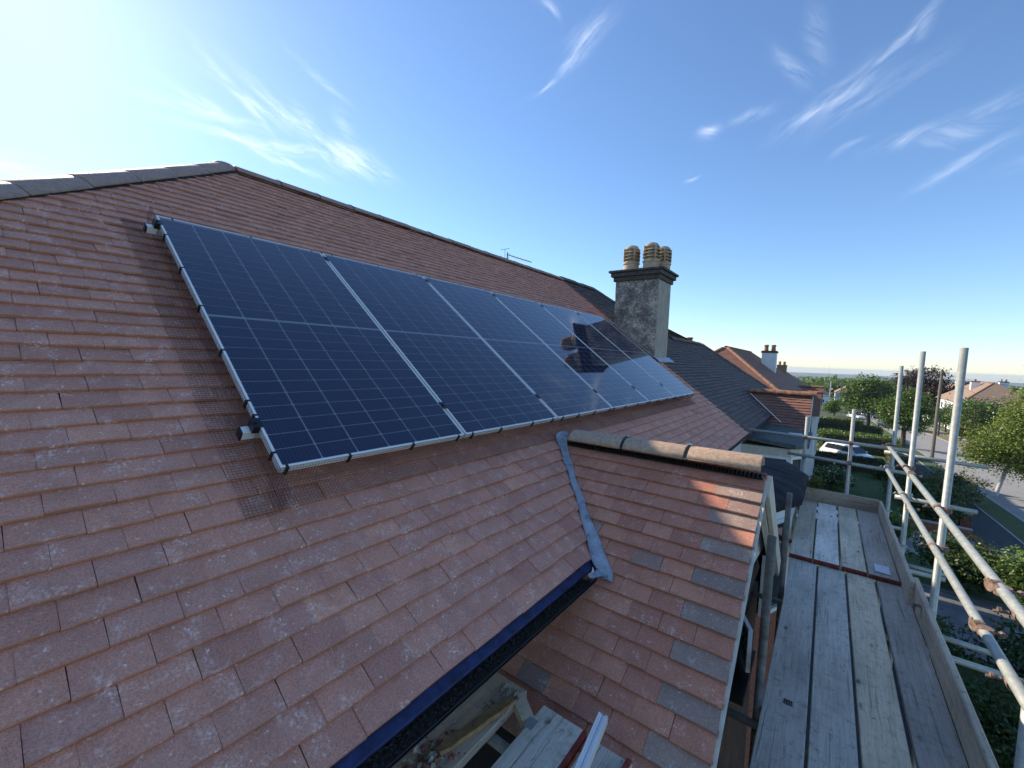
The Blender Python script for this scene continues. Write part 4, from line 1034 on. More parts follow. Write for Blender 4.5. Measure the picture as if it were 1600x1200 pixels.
def board(label, x0, x1, y0, y1, z, mat, th=.038, ends=True, group='boards of the scaffold deck', yaw=0.0, band='red_paint', paint=0.0):
    mb = MB(); n = 10; rows = []
    w = x1 - x0; bow = rnd.uniform(-.003, .003)
    for k in range(n + 1):
        t = k / n; y = y0 + (y1 - y0) * t; dx = yaw * (y - y0) + bow * math.sin(t * math.pi); dz = .003 * math.sin(t * 5 + x0 * 9)
        b = .004
        rows.append(mb.add([(x0 + dx, y, z - th + dz), (x0 + dx, y, z - b + dz), (x0 + b + dx, y, z + dz), (x0 + w * .5 + dx, y, z - .0012 + dz), (x1 - b + dx, y, z + dz), (x1 + dx, y, z - b + dz), (x1 + dx, y, z - th + dz)]))
    for i, j in zip(rows, rows[1:]):
        for q in range(6): mb.face((i + q, i + q + 1, j + q + 1, j + q))
        mb.face((i, j, j + 6, i + 6))
    mb.face(list(range(rows[0], rows[0] + 7))); mb.face(list(range(rows[-1], rows[-1] + 7))[::-1])
    o = tag(set_base(mb.build('scaffold_board', mat), ((x0 + x1) / 2, y0, z - th)), label, 'board', group)
    if ends:
        for yy, nm in ((y0, 'end_band'),):
            e = MB(); dx = 0; zb = z + .003 * math.sin(0 * 5 + x0 * 9)
            e.box(x0 - .002, x1 + .002, yy - .0025, yy + .0, zb - th - .002, zb + .0016); e.box(x0 - .002, x1 + .002, yy, yy + .012, zb + .0002, zb + .0018)
            eo = e.build(nm, band); eo.parent = o; eo.matrix_parent_inverse = Matrix.Translation(-o.location)
    return o
BX = [(-.193, .034), (.052, .268), (.288, .500), (.522, .738)]
nl = ['long grey board of the near front deck nearest the wall, with a stamped mark', 'second long board from the wall on the near front deck, blue-grey', 'third long board from the wall on the near front deck, pale and cracked', 'long board of the near front deck beside the toe board']
for (a, b), l, m in zip(BX, nl, ('board_grey', 'board_grey', 'board_tan', 'board_dark')): board(l, a, b, -1.4, 5.62, PZ, m, ends=False)
fl = ['pale board of the far deck nearest the wall', 'whitest board of the far deck, second from the wall', 'grey board of the far deck, third from the wall', 'brownish board of the far deck beside the toe board, paper lying on it']
for (a, b), l, m in zip([(-.215, -.01), (.005, .222), (.245, .445), (.462, .695)], fl, ('board_tan', 'board_white', 'board_grey', 'board_dark')): board(l, a, b, 5.50, 7.93, PZ + .042, m)
def stamp(o, x, y, z, label=None):
    mb = MB()
    for k in range(4): mb.box(x + .012 * k, x + .012 * k + .005, y, y + .05, z + .0006, z + .0012)
    for k in range(3): mb.box(x - .004, x + .05, y + .018 * k, y + .018 * k + .005, z + .0008, z + .0014)
    e = mb.build('stamp', 'dark_rubber'); e.parent = o; e.matrix_parent_inverse = Matrix.Translation(-o.location)
stamp(bpy.data.objects['scaffold_board'], -.085, 3.05, PZ + .0035)
def edge_board(name, label, p0, p1, h, th, mat, z, lean_=0.0):
    p0 = Vector((*p0, z)); p1 = Vector((*p1, z)); d = p1 - p0; nrm = Vector((-d.y, d.x, 0)).normalized()
    mb = MB(); n = 9; rows = []
    for k in range(n + 1):
        q = p0 + d * k / n; w = rnd.uniform(-.003, .003); hh = h + rnd.uniform(-.004, .004)
        rows.append(mb.add((q, q + Vector((0, 0, hh - .006)) + nrm * lean_, q + nrm * (.006 + lean_) + Vector((0, 0, hh)), q + nrm * (th - .006 + lean_) + Vector((0, 0, hh)), q + nrm * (th + lean_) + Vector((0, 0, hh - .007 + w)), q + nrm * th)))
    for i, j in zip(rows, rows[1:]):
        for q in range(6): mb.face((i + q, j + q, j + (q + 1) % 6, i + (q + 1) % 6))
    mb.face(list(range(rows[0], rows[0] + 6))); mb.face(list(range(rows[-1], rows[-1] + 6))[::-1])
    return tag(set_base(mb.build(name, mat), p0), label, 'toe board', 'toe boards of the scaffold')
edge_board('toe_board', 'toe board on edge along the outside of the near deck', (.782, -1.4), (.782, 5.25), .222, .038, 'board_dark', PZ - .005)
edge_board('toe_board', 'toe board on edge along the outside of the far deck', (.742, 5.12), (.735, 7.99), .222, .036, 'board_dark', PZ + .002)
edge_board('toe_board', 'toe board closing the far end of the deck', (-.25, 7.975), (.70, 7.985), .222, .036, 'board_cross', PZ + .005)
for y in (4.75, 6.3, 7.75):
    mb = MB(); mb.box(.70, .83, y, y + .05, PZ + .15, PZ + .156); mb.box(.70, .706, y, y + .05, PZ + .10, PZ + .156); mb.build('board_clip', 'rust' if y < 5 else 'galvanised', sc)
mb = MB(); mb.box(.545, .575, 5.75, 5.76, 0, .001)
pp = MB(); i = pp.add([(.515 , 5.62, PZ + .046), (.635, 5.60, PZ + .046), (.632, 5.80, PZ + .052), (.515, 5.82, PZ + .047)]); j = pp.add([(.515, 5.62, PZ + .048), (.635, 5.60, PZ + .048), (.632, 5.80, PZ + .055), (.515, 5.82, PZ + .049)])
pp.face((i, i + 3, i + 2, i + 1)); pp.face((j, j + 1, j + 2, j + 3))
for k in range(4): pp.face((i + k, i + (k + 1) % 4, j + (k + 1) % 4, j + k))
tag(set_base(pp.build('paper_sheet', 'paper'), (.57, 5.7, PZ + .046)), 'sheet of white paper on the brownish board of the far deck', 'paper')
cb_ = MB(); cb_.polytube([(-.3 + .1 * k, 5.46 + .01 * math.sin(k * 1.3) + .004 * k, PZ + .006 + (.008 if k % 3 else .003)) for k in range(11)] + [(.9, 5.35, PZ + .12), (1.6, 5.0, PZ + .16)], .0025, 6)
tag(set_base(cb_.build('black_cable', 'black_plastic'), (.2, 5.46, PZ)), 'thin black cable lying across the deck joint', 'cable')

# boards by the near gutter, rubble on them
NZ = 4.92
na = board('weathered board under the black gutter with rubble on it', -1.33, -1.105, -.6, 1.68, NZ, 'board_dark', ends=False, group='boards by the gutter')
nb_ = board('grey board by the gutter, right of the dark gap', -.99, -.765, -.6, 1.655, NZ + .004, 'board_grey', ends=False, group='boards by the gutter')
nc = board('grey board by the gutter with an aluminium offcut on it', -.742, -.545, -.6, 1.655, NZ - .006, 'board_grey', ends=False, group='boards by the gutter')
for o, x0, x1 in ((nb_, -.765, -.755), (nc, -.56, -.545)):
    mb = MB(); mb.box(x0 - .01, x1 - .004, 1.3, 1.657, NZ - .03, NZ + .007); e = mb.build('red_edge', 'red_paint'); e.parent = o; e.matrix_parent_inverse = Matrix.Translation(-o.location)
mb = MB(); mb.box(-1.0, -.955, 1.5, 1.56, NZ + .0045, NZ + .009); e = mb.build('nail_plate', 'galvanised'); e.parent = nb_; e.matrix_parent_inverse = Matrix.Translation(-nb_.location)
mb = MB(); mb.prism([(-1.14, 1.60, NZ - .045), (-1.02, 1.52, NZ - .045), (-.985, 1.57, NZ - .045), (-1.11, 1.66, NZ - .045)], (0, 0, .05)); tag(set_base(mb.build('timber_block', 'board_tan'), (-1.05, 1.58, NZ - .045)), 'small sawn timber block between the gutter boards', 'timber')
tube('transom', (-1.5, 1.42, NZ - .07), (-.3, 1.42, NZ - .07)); tube('transom', (-1.5, .4, NZ - .07), (-.3, .4, NZ - .07))
of = MB(); rows = []
for k in range(9):
    t = k / 8; c = Vector((-1.19 + .085 * t, 1.16 + .40 * t, NZ + .012 + .014 * t)); s = Vector((.94, -.2, 0)).normalized(); w = (.024 + .003 * math.sin(k * 2.2)) * (.6 if k == 0 else 1)
    up = Vector((-.2, 0, 1)).normalized()
    rows.append(of.add((c - s * w, c - s * w + up * .014, c + s * w + up * .018, c + s * w)))
for i, j in zip(rows, rows[1:]):
    for q in range(4): of.face((i + q, i + (q + 1) % 4, j + (q + 1) % 4, j + q))
of.face(range(rows[0], rows[0] + 4)); of.face(list(range(rows[-1], rows[-1] + 4))[::-1])
tag(set_base(of.build('timber_offcut', 'offcut_wood'), (-1.16, 1.3, NZ)), 'brown timber offcut lying in the rubble by the gutter', 'timber')
def rock(mb, c, r, rv):
    pts = []
    for a, b, d in ((1, 0, 0), (-1, 0, 0), (0, 1, 0), (0, -1, 0), (0, 0, 1), (0, 0, -1)):
        q = r * rnd.uniform(.6, 1.25); pts.append((c[0] + a * q + rnd.uniform(-.3, .3) * r, c[1] + b * q + rnd.uniform(-.3, .3) * r, c[2] + d * q * .75))
    i = mb.add(pts)
    for f in ((0, 2, 4), (2, 1, 4), (1, 3, 4), (3, 0, 4), (2, 0, 5), (1, 2, 5), (3, 1, 5), (0, 3, 5)): mb.face([i + k for k in f], rv)
rb = MB()
for k in range(420):
    if rnd.random() < .45: x, y = rnd.gauss(-1.155, .025), rnd.gauss(1.55, .06)
    else: x, y = rnd.gauss(-1.20, .045), rnd.gauss(1.08, .10)
    if x < -1.32 or x > -1.10 or y > 1.66: continue
    r_ = rnd.choice((.004, .005, .007, .010, .015, .021)) * rnd.uniform(.7, 1.1)
    rock(rb, (x, y, NZ + r_ * .6 + .002), r_, rnd.random() if y < 1.3 else .4 + .6 * rnd.random())
tag(rb.build('rubble', 'rubble'), 'crumbs of brick and mortar rubble on the board under the gutter', 'rubble'); bpy.data.objects['rubble']['kind'] = 'stuff'
# aluminium rail offcut
al = thing('rail_offcut', 'short offcut of bright aluminium rail lying on the boards below the gable', 'rail', (-.68, 1.4, NZ))
d = Vector((-.02, .3, .065)).normalized(); sdv = d.cross(Vector((0, 0, 1))).normalized(); up = sdv.cross(d); o_ = Vector((-.665, 1.32, NZ + .012))
mb = MB()
for a, b, h0, h1 in ((-.020, -.013, 0, .042), (-.013, -.004, 0, .036), (-.004, .004, 0, .030), (.004, .013, 0, .036), (.013, .020, 0, .042)): mb.obox(o_ + sdv * a + up * h0, sdv * (b - a), d * .36, up * (h1 - h0))
mb.build('rail_profile', 'aluminium', al)
#BG
# ------------------------------------------------------------------ other houses
def courses(mb, o, u, sv, n, ulo, uhi, smax, gauge=.1, skew=0.0):
    """stepped tile courses on a sloping plane"""
    k = 0; o = Vector(o); u = Vector(u); sv = Vector(sv); n = Vector(n)
    while k * gauge < smax - .02:
        a, b = k * gauge, min((k + 1) * gauge, smax); rv = rnd.random(); m = 9
        A = [o + u * (ulo(a) + (uhi(a) - ulo(a)) * q / m) + sv * a for q in range(m + 1)]; B = [o + u * (ulo(b) + (uhi(b) - ulo(b)) * q / m) + sv * b for q in range(m + 1)]
        i = mb.add([p - n * .004 for p in A]); j = mb.add([p + n * .018 for p in A]); l = mb.add([p for p in B])
        for q in range(m): r1 = (rv + rnd.random() * .5) % 1; mb.face((i + q, i + q + 1, j + q + 1, j + q), r1, 1); mb.face((j + q, j + q + 1, l + q + 1, l + q), r1)
        k += 1
def hip_house(name, label, cx, y0, y1, half, zf, ze, pitch, tmat, wmat, rmat, gable_y=None, chim=None, ground=0.0, side=1, fx=0.0, windows=True):
    """hipped house; ridge along Y at cx; eaves at cx +- half; zf ground, ze eaves"""
    T = math.tan(pitch); C_, S_ = math.cos(pitch), math.sin(pitch); zr = ze + half * T; L = half / C_
    h = thing(name, label, 'house', (cx, (y0 + y1) / 2, zf))
    r0 = MB()
    ya, yb = y0 + half, y1 - half
    if yb < ya: ya = yb = (y0 + y1) / 2
    F = lambda x, y, z: Vector((x, y, z))
    r0.quad(F(cx + half, y0, ze - .03), F(cx + half, y1, ze - .03), F(cx, yb, zr - .03), F(cx, ya, zr - .03)); r0.quad(F(cx - half, y1, ze - .03), F(cx - half, y0, ze - .03), F(cx, ya, zr - .03), F(cx, yb, zr - .03))
    i = r0.add((F(cx - half, y0, ze - .03), F(cx + half, y0, ze - .03), F(cx, ya, zr - .03))); r0.face((i, i + 1, i + 2)); i = r0.add((F(cx + half, y1, ze - .03), F(cx - half, y1, ze - .03), F(cx, yb, zr - .03))); r0.face((i, i + 1, i + 2))
    ro = r0.build('roof', 'membrane', h)
    ct = MB()
    courses(ct, (cx + half, 0, ze), UY, (-C_, 0, S_), (S_, 0, C_), lambda s: y0 + s * C_ * (ya - y0) / half, lambda s: y1 - s * C_ * (y1 - yb) / half, L)
    courses(ct, (cx - half, 0, ze), -UY, (C_, 0, S_), (-S_, 0, C_), lambda s: -(y1 - s * C_ * (y1 - yb) / half), lambda s: -(y0 + s * C_ * (ya - y0) / half), L)
    sn = Vector((0, ya - y0, zr - ze)); ln = sn.length; sn.normalize(); nn = Vector((0, -sn.z, sn.y))
    courses(ct, (cx, y0, ze), UX, sn, nn, lambda s: -half * (1 - s / ln), lambda s: half * (1 - s / ln), ln)
    ct.build('tile_field', tmat, ro, kind='stuff')
    hm_ = ridge_tile_mesh(rmat, .36, .14, R(70))
    for sx in (1, -1):
        a = F(cx + sx * half, y0, ze); b = F(cx, ya, zr); run_tiles(hm_, a, b - a, int((b - a).length / .37), .37, ro, 'hip_tile', union=False)
    run_tiles(hm_, (cx, ya, zr - .05), (0, 1, 0), max(1, int((yb - ya) / .37)), .37, ro, union=False)
    w = MB(); w.box(cx - half + .3, cx + half - .3, y0 + .3, y1 - .3, zf - .3, ze - .03); w.build('wall', wmat, h)
    if gable_y is not None:
        # front gable projecting towards the street
        for gy in gable_y:
            gz = ze + .62; x1 = cx + side * (half + .8); T2 = math.tan(R(36.5)); hw = 1.75
            g_ = MB(); u2 = UX * side; C2, S2 = math.cos(R(36.5)), math.sin(R(36.5))
            for sy in (-1, 1):
                if sy * side < 0: courses(g_, (x1, gy + sy * hw, gz - hw * T2), -UX * side * -1 if False else UX * -side * -1, (0, -sy * C2, S2), (0, sy * S2, C2), lambda s: -2.6 if side > 0 else -2.6, lambda s: 0.0, hw / C2)
                else: courses(g_, (x1, gy + sy * hw, gz - hw * T2), UX * -side, (0, -sy * C2, S2), (0, sy * S2, C2), lambda s: 0.0, lambda s: 2.6, hw / C2)
            gr_ = g_.build('gable_roof', tmat, h)
            run_tiles(hm_, (x1 - side * 2.5, gy, gz - .02), (side, 0, 0), 7, .355, gr_, union=False)
            gw_ = MB(); gw_.prism([(x1 - side * .15, gy - hw, gz - hw * T2 - .03), (x1 - side * .15, gy + hw, gz - hw * T2 - .03), (x1 - side * .15, gy, gz - .05)], (-side * 1.0, 0, 0)); gw_.box(min(x1 - side * .18, x1 - side * 1.3), max(x1 - side * .18, x1 - side * 1.3), gy - hw + .2, gy + hw - .2, zf - .3, gz - hw * T2); gw_.build('gable_wall', wmat, h)
            b_ = MB()
            for sy in (-1, 1): b_.obox((x1 - .03, gy, gz - .16), (.03, 0, 0), (0, sy * hw, -hw * T2), (0, 0, .14))
            b_.build('bargeboard', 'white_upvc', h)
            window(h, (x1 - side * .17, gy - .75, zf + 3.2), (0, 1.5, 0), (0, 0, 1.2), (side, 0, 0), 1); window(h, (x1 - side * .17, gy - .75, zf + .8), (0, 1.5, 0), (0, 0, 1.4), (side, 0, 0), 1)
    if windows:
        for yy in np.arange(y0 + 1.6, y1 - 2.2, 3.4):
            for zz in ((zf + .9, zf + 3.5) if ze - zf > 4 else (zf + .9,)): window(h, (cx + side * (half - .295), yy, zz), (0, 1.5, 0), (0, 0, 1.2), (side, 0, 0), 1)
        for xx in (cx - half * .5, cx + half * .3): window(h, (xx, y0 + .295, zf + (3.4 if ze - zf > 4 else .9)), (1.2, 0, 0), (0, 0, 1.15), (0, -1, 0), 1)
    for (x, y, wx, wy, zt, mt, pm_, np_) in (chim or ()):
        c = MB(); c.box(x, x + wx, y, y + wy, zt - 2.6, zt - .16); co = c.build('chimney', mt, h)
        c = MB(); c.box(x - .06, x + wx + .06, y - .06, y + wy + .06, zt - .16, zt - .06); c.box(x - .02, x + wx + .02, y - .02, y + wy + .02, zt - .06, zt); c.build('chimney_cap', 'cap_stone' if mt != 'brown_brick' else 'brown_brick', co)
        for k in range(np_):
            q = MB(); q.lathe((x + wx * (k + .5) / np_, y + wy / 2, zt), [(.15, 0), (.13, .3), (.16, .33), (.16, .42), (.12, .45)], 14); q.build('chimney_pot', pm_, co)
    return h
hip_house('red_roof_house', 'next house down the street with orange-red tiled hipped roof and white chimney', -5.37, 25.3, 44.5, 4.3, -.75, 4.55, R(37), 'red_old_tile', 'white_render', 'red_ridge', gable_y=(31.0, 40.0),
          chim=[(-4.12, 36.3, .93, .75, 7.78, 'white_paint', 'pot_red', 2)])
hip_house('brick_chimney_house', 'house beyond the white chimney with orange roof and brown chimney', -5.9, 62, 80, 4.3, -2.3, 3.2, R(37), 'red_old_tile', 'white_render', 'red_ridge', gable_y=(68.5,),
          chim=[(-5.5, 64.5, 1.05, .8, 6.88, 'brown_brick', 'pot_red', 2)])
hip_house('tan_roof_house', 'house across the street with broad tan hipped roof and white chimney', 24.0, 108.5, 130, 5.0, -4.1, 1.3, R(38), 'tan_old_tile', 'white_render', 'red_ridge', gable_y=None,
          chim=[(21.9, 117.5, 1.15, 1.0, 5.25, 'white_paint', 'pot_red', 1), (26.5, 122, 1.2, 1.0, 5.4, 'white_paint', 'pot_clay', 2)], side=-1)
hip_house('brown_roof_house', 'house across the street behind the telegraph pole, small white chimney with red pot', 24.0, 134, 154, 5.0, -5.0, .3, R(38), 'tan_old_tile', 'white_render', 'red_ridge', chim=[(23.6, 140, 1.0, .9, 5.0, 'white_paint', 'pot_red', 1), (26, 146, 1.0, .8, 4.6, 'brown_brick', 'pot_clay', 2)], side=-1)
hip_house('white_walled_house', 'far white walled house with a pale brown roof at the bend of the street', 7.5, 205, 222, 5.4, -7.2, -2.6, R(34), 'tan_old_tile', 'white_paint', 'red_ridge', chim=[(9.5, 212, 1.0, .8, 1.9, 'brown_brick', 'pot_clay', 1)])
hip_house('grey_roof_house', 'far small house with a grey roof left of the white walled one', -3.2, 192, 206, 4.2, -6.8, -2.9, R(33), 'old_tile', 'white_paint', 'old_ridge')
hip_house('far_slate_house', 'far house with a dark roof right of the white walled one', 18.5, 206, 222, 4.6, -7.2, -2.4, R(34), 'old_tile', 'white_paint', 'old_ridge', chim=[(17, 214, .9, .8, 1.6, 'white_paint', 'pot_clay', 1)])

# ------------------------------------------------------------------ vegetation
def leaves(n, pts, size, flat=.35, seed=0):
    """n small quads round the given points; returns vertex array"""
    q = np.random.default_rng(seed)
    c = pts
    nrm = q.normal(size=(n, 3)); nrm[:, 2] += flat * 2; nrm /= np.linalg.norm(nrm, axis=1)[:, None]
    a = np.cross(nrm, q.normal(size=(n, 3))); a /= np.linalg.norm(a, axis=1)[:, None]; b = np.cross(nrm, a)
    s = size * q.uniform(.6, 1.3, (n, 1)); l = s * q.uniform(.55, .8, (n, 1))
    v = np.stack([c - a * s, c - b * l * .8 + a * s * .1, c + a * s, c + b * l * .8 + a * s * .1], 1).reshape(-1, 3)
    return v
def leaf_mesh(name, v, mat, seed=0, tone=None):
    n = len(v) // 4; me = bpy.data.meshes.new(name)
    me.vertices.add(len(v)); me.vertices.foreach_set('co', v.astype(np.float32).ravel())
    me.loops.add(n * 4); me.loops.foreach_set('vertex_index', np.arange(n * 4, dtype=np.int32))
    me.polygons.add(n); me.polygons.foreach_set('loop_start', np.arange(0, n * 4, 4, dtype=np.int32))
    try: me.polygons.foreach_set('loop_total', np.full(n, 4, dtype=np.int32))
    except Exception: pass
    me.update(calc_edges=True)
    a = me.attributes.new('rnd', 'FLOAT', 'FACE'); t = np.random.default_rng(seed).uniform(0, 1, n) if tone is None else tone
    a.data.foreach_set('value', t.astype(np.float32)); me.materials.append(MATS[mat]); return me
def clumps(lobes, n_clump, per, sigma, seed, shell=.55, droop=0.0):
    """points gathered in clumps through ellipsoid lobes: (cx, cy, cz, rx, ry, rz)"""
    q = np.random.default_rng(seed); L = np.array(lobes, float); vol = (L[:, 3] * L[:, 4] * L[:, 5]) ** .67; pk = q.choice(len(L), n_clump, p=vol / vol.sum())
    d = q.normal(size=(n_clump, 3)); d /= np.linalg.norm(d, axis=1)[:, None]
    r = q.uniform(shell, 1.05, (n_clump, 1)) ** .8
    c = L[pk, :3] + d * r * L[pk, 3:6]
    sg = sigma * q.uniform(.6, 1.5, (n_clump, 1))
    P = np.repeat(c, per, 0) + q.normal(size=(n_clump * per, 3)) * np.repeat(sg, per, 0) * np.array([1, 1, .75])
    P[:, 2] -= droop * q.uniform(0, 1, len(P)) ** 2
    tone = np.clip(np.repeat(q.uniform(0, 1, n_clump), per) * .6 + q.uniform(0, .5, len(P)), 0, 1)
    return P, tone
def tree(name, label, x, y, lobes, trunk_h, trunk_r, leafmat, barkmat='bark', n_clump=160, per=30, sigma=.3, size=.1, seed=1, cat='tree', group=None, droop=0.0, lean_=(0, 0), branches=5):
    z0 = zg(y); t = thing(name, label, cat, (x, y, z0), group)
    mb = MB(); top = Vector((x + lean_[0], y + lean_[1], z0 + trunk_h)); q = random.Random(seed)
    pts = [Vector((x, y, z0 - .1)).lerp(top, k / 4) + Vector((q.uniform(-.04, .04), q.uniform(-.04, .04), 0)) * (k % 4 > 0) for k in range(5)]
    for k in range(4): mb.tube(pts[k], pts[k + 1], trunk_r * (1 - .13 * k), trunk_r * (1 - .13 * (k + 1)), 9, caps=False)
    for l in lobes[:branches + 3]:
        e = Vector((x + l[0], y + l[1], z0 + l[2])); b0_ = pts[2 + q.randrange(3)]; m_ = b0_.lerp(e, .5) + Vector((0, 0, .12 * (e - b0_).length))
        mb.tube(b0_, m_, trunk_r * .42, trunk_r * .28, 6, caps=False); mb.tube(m_, e, trunk_r * .28, trunk_r * .08, 6, caps=False)
    mb.build('trunk', barkmat, t, True)
    P, tone = clumps([(x + l[0], y + l[1], z0 + l[2], *l[3:]) for l in lobes], n_clump, per, sigma, seed, droop=droop)
    v = leaves(len(P), P, size, seed=seed + 5); link('crown', leaf_mesh('crown', v, leafmat, seed, tone), t); return t
def shrub(name, label, x, y, w, d, h, leafmat, n=2600, size=.07, seed=1, boxy=False, cat='shrub', group=None, z=None, sigma=.12, extra=None):
    z0 = zg(y) if z is None else z; q = np.random.default_rng(seed)
    t = thing(name, label, cat, (x, y, z0), group)
    if boxy:
        # points on and just inside a clipped hedge
        f = q.uniform(-1, 1, (n, 3)); ax = q.choice([0, 1, 2, 2], n); f[np.arange(n), ax] = np.where(ax == 2, 1, np.sign(f[np.arange(n), ax])) * q.uniform(.86, 1.03, n)
        P = np.stack([x + f[:, 0] * w / 2, y + f[:, 1] * d / 2, z0 + h * .5 + f[:, 2] * h * .5], 1) + q.normal(size=(n, 3)) * .04; tone = q.uniform(0, 1, n) * .7 + .3 * (np.sin(P[:, 0] * 3) * np.sin(P[:, 1] * 2.3) * .5 + .5)
        core = MB(); core.box(x - w * .44, x + w * .44, y - d * .44, y + d * .44, z0, z0 + h * .9); core.build('stems', 'bark', t)
    else:
        lob = []
        for k in range(7): a = q.uniform(0, 6.28); rr = q.uniform(.1, .5); lob.append((x + math.cos(a) * rr * w * .55, y + math.sin(a) * rr * d * .55, z0 + h * q.uniform(.4, .62), w * q.uniform(.25, .36), d * q.uniform(.25, .36), h * q.uniform(.3, .42)))
        P, tone = clumps(lob, max(8, n // 26), 26, sigma, seed, shell=.3); P[:, 2] = np.maximum(P[:, 2], z0 + .03)
        core = MB()
        for l in lob: core.tube((x, y, z0), (l[0], l[1], l[2] + l[5] * .4), .03, .008, 6)
        core.build('stems', 'bark', t)
    v = leaves(len(P), P, size, seed=seed); link('foliage', leaf_mesh('foliage', v, leafmat, seed, tone), t)
    if extra:
        m2, n2, s2 = extra; k = q.choice(len(P), n2); up = P[k] + np.array([0, 0, .03]) + q.normal(size=(n2, 3)) * .02
        up = up[up[:, 2] > z0 + h * .35]; link('blossom', leaf_mesh('blossom', leaves(len(up), up, s2, 1.0, seed + 3), m2, seed), t)
    return t
tree('birch_tree', 'leafy birch on the verge at the right edge, white trunk', 8.68, 38.5, [(-.5, .2, 3.1, .95, .95, 1.1), (.7, -.4, 4.2, 1.25, 1.2, 1.3), (1.2, .5, 3.0, 1.2, 1.2, 1.3), (1.4, .3, 5.7, 1.0, 1.0, 1.1), (2.2, .2, 5.5, 1.2, 1.2, 1.4), (2.1, 0, 7.2, .9, .8, 1.1), (2.5, .2, 4.2, 1.2, 1.2, 1.6), (-1.0, 0, 2.4, .5, .5, .7), (1.6, -.3, 2.0, .9, .8, .7), (.3, .2, 2.4, .8, .8, .8), (1.0, 0, 5.2, 1.0, 1.0, 1.0), (3.4, 0, 3.4, 1.2, 1.1, 1.5), (1.5, 0, 4.0, 1.3, 1.2, 1.2)], 6.6, .11, 'leaf_birch', 'birch_bark', 2000, 32, .27, .060, 3, droop=.25, lean_=(1.3, 0))
tree('tall_birch_tree', 'top of a taller thin birch at the far right edge', 14.6, 50, [(0, 0, 6.4, .8, .8, .9), (.4, .2, 7.6, .7, .7, .8), (-.5, 0, 8.3, .55, .5, .6), (.8, 0, 5.2, 1.0, 1, 1)], 8.2, .12, 'leaf_green', 'birch_bark', 90, 22, .3, .09, 13, droop=.3)
tree('street_tree', 'dense round-headed street tree on a short dark trunk left of the telegraph pole', 7.0, 62.9, [(-.3, 0, 4.1, 2.0, 1.8, 1.6), (1.0, .2, 3.6, 1.5, 1.5, 1.3), (-1.0, .2, 3.2, 1.2, 1.2, 1.0), (.2, -.2, 5.4, 1.5, 1.4, 1.3), (.6, -.6, 2.8, 1.1, 1, .8)], 3.4, .26, 'leaf_green', 'bark', 330, 30, .28, .11, 5)
tree('broad_tree', 'broad bright green tree behind the scaffold poles at the left of the street tree', 6.3, 100, [(-2.2, 0, 5.6, 1.7, 1.8, 2.2), (-.9, .5, 7.0, 2.0, 2.0, 2.3), (.9, 0, 6.6, 2.2, 2.0, 2.5), (2.6, .4, 5.4, 2.0, 2.0, 2.3), (-1.9, -.5, 3.6, 1.7, 1.7, 1.6), (.4, -.8, 3.8, 2.4, 2.2, 1.8), (-3.0, .2, 4.2, 1.0, 1.0, 1.5), (3.4, -.2, 3.6, 1.6, 1.5, 1.6)], 4.0, .3, 'leaf_green', 'bark', 420, 30, .45, .18, 6)
tree('copper_beech', 'dark purple copper beech rising above the other trees', 17.5, 135, [(0, 0, 8.4, 4.0, 3.6, 3.6), (3.2, .5, 7.4, 3.2, 3, 3.2), (-3.4, 0, 7.6, 3.0, 2.8, 3.0), (1.2, 0, 10.6, 2.8, 2.6, 2.2), (-2.0, .4, 10.0, 2.4, 2.2, 2.0), (.5, -1, 5.2, 4.2, 3.4, 2.2), (5.0, .3, 5.6, 2.0, 2, 2.4)], 6, .5, 'leaf_copper', 'bark', 420, 30, .5, .22, 7)
tree('dark_fir', 'dark green conifer in front of the tan roofed house', 17.9, 92, [(0, 0, 2.0, 1.9, 1.8, 1.5), (.3, 0, 3.4, 1.4, 1.3, 1.3), (-.2, 0, 4.5, .8, .8, .9)], 4.2, .18, 'leaf_dark', 'bark', 140, 26, .3, .12, 8)
for k, (px_, py_, lb, lm, hh, ww) in enumerate([(21.0, 84, 'dark green tree hiding the lower wall of the tan roofed house', 'leaf_dark', 4.6, 3.0), (18.6, 70, 'bright green garden tree across the road right of the thickest scaffold pole', 'leaf_birch', 3.2, 2.8), (24.5, 72, 'tall green garden tree across the road behind the birch', 'leaf_green', 5.6, 3.2), (19.5, 58, 'dark garden tree across the road low behind the birch', 'leaf_dark', 3.4, 2.6),
                                              (18.3, 97, 'green tree in front of the white wall of the tan roofed house', 'leaf_green', 6.4, 5.0), (21.4, 100, 'dark tree at the near corner of the tan roofed house', 'leaf_dark', 6.0, 5.0), (16.9, 104, 'low green tree beside the telegraph pole across the road', 'leaf_green', 4.6, 3.4), (1.6, 128, 'round dark green tree left of the lamp post beside the far hedge', 'leaf_green', 3.7, 3.1), (-6, 150, 'green tree above the far gable roof', 'leaf_green', 7.2, 4.0), (13.5, 190, 'green tree behind the broad tree', 'leaf_green', 9.5, 5.0), (2.5, 240, 'tree standing behind the white walled house', 'leaf_dark', 7.4, 5.5), (27, 170, 'green tree right of the copper beech', 'leaf_green', 7.0, 4.5), (33, 150, 'tree above the ridge of the tan roofed house', 'leaf_dark', 8.0, 5.0)]):
    q = random.Random(k + 40)
    tree('garden_tree', lb, px_, py_, [(q.uniform(-.3, .3) * ww, q.uniform(-.3, .3) * ww, hh * q.uniform(.45, .8), ww * q.uniform(.35, .5), ww * q.uniform(.35, .5), hh * q.uniform(.18, .27)) for _ in range(8)], hh * .6, .16, lm, 'bark', 150, 26, ww * .11, .06 + py_ * .0011, 60 + k, group='garden trees along the street')
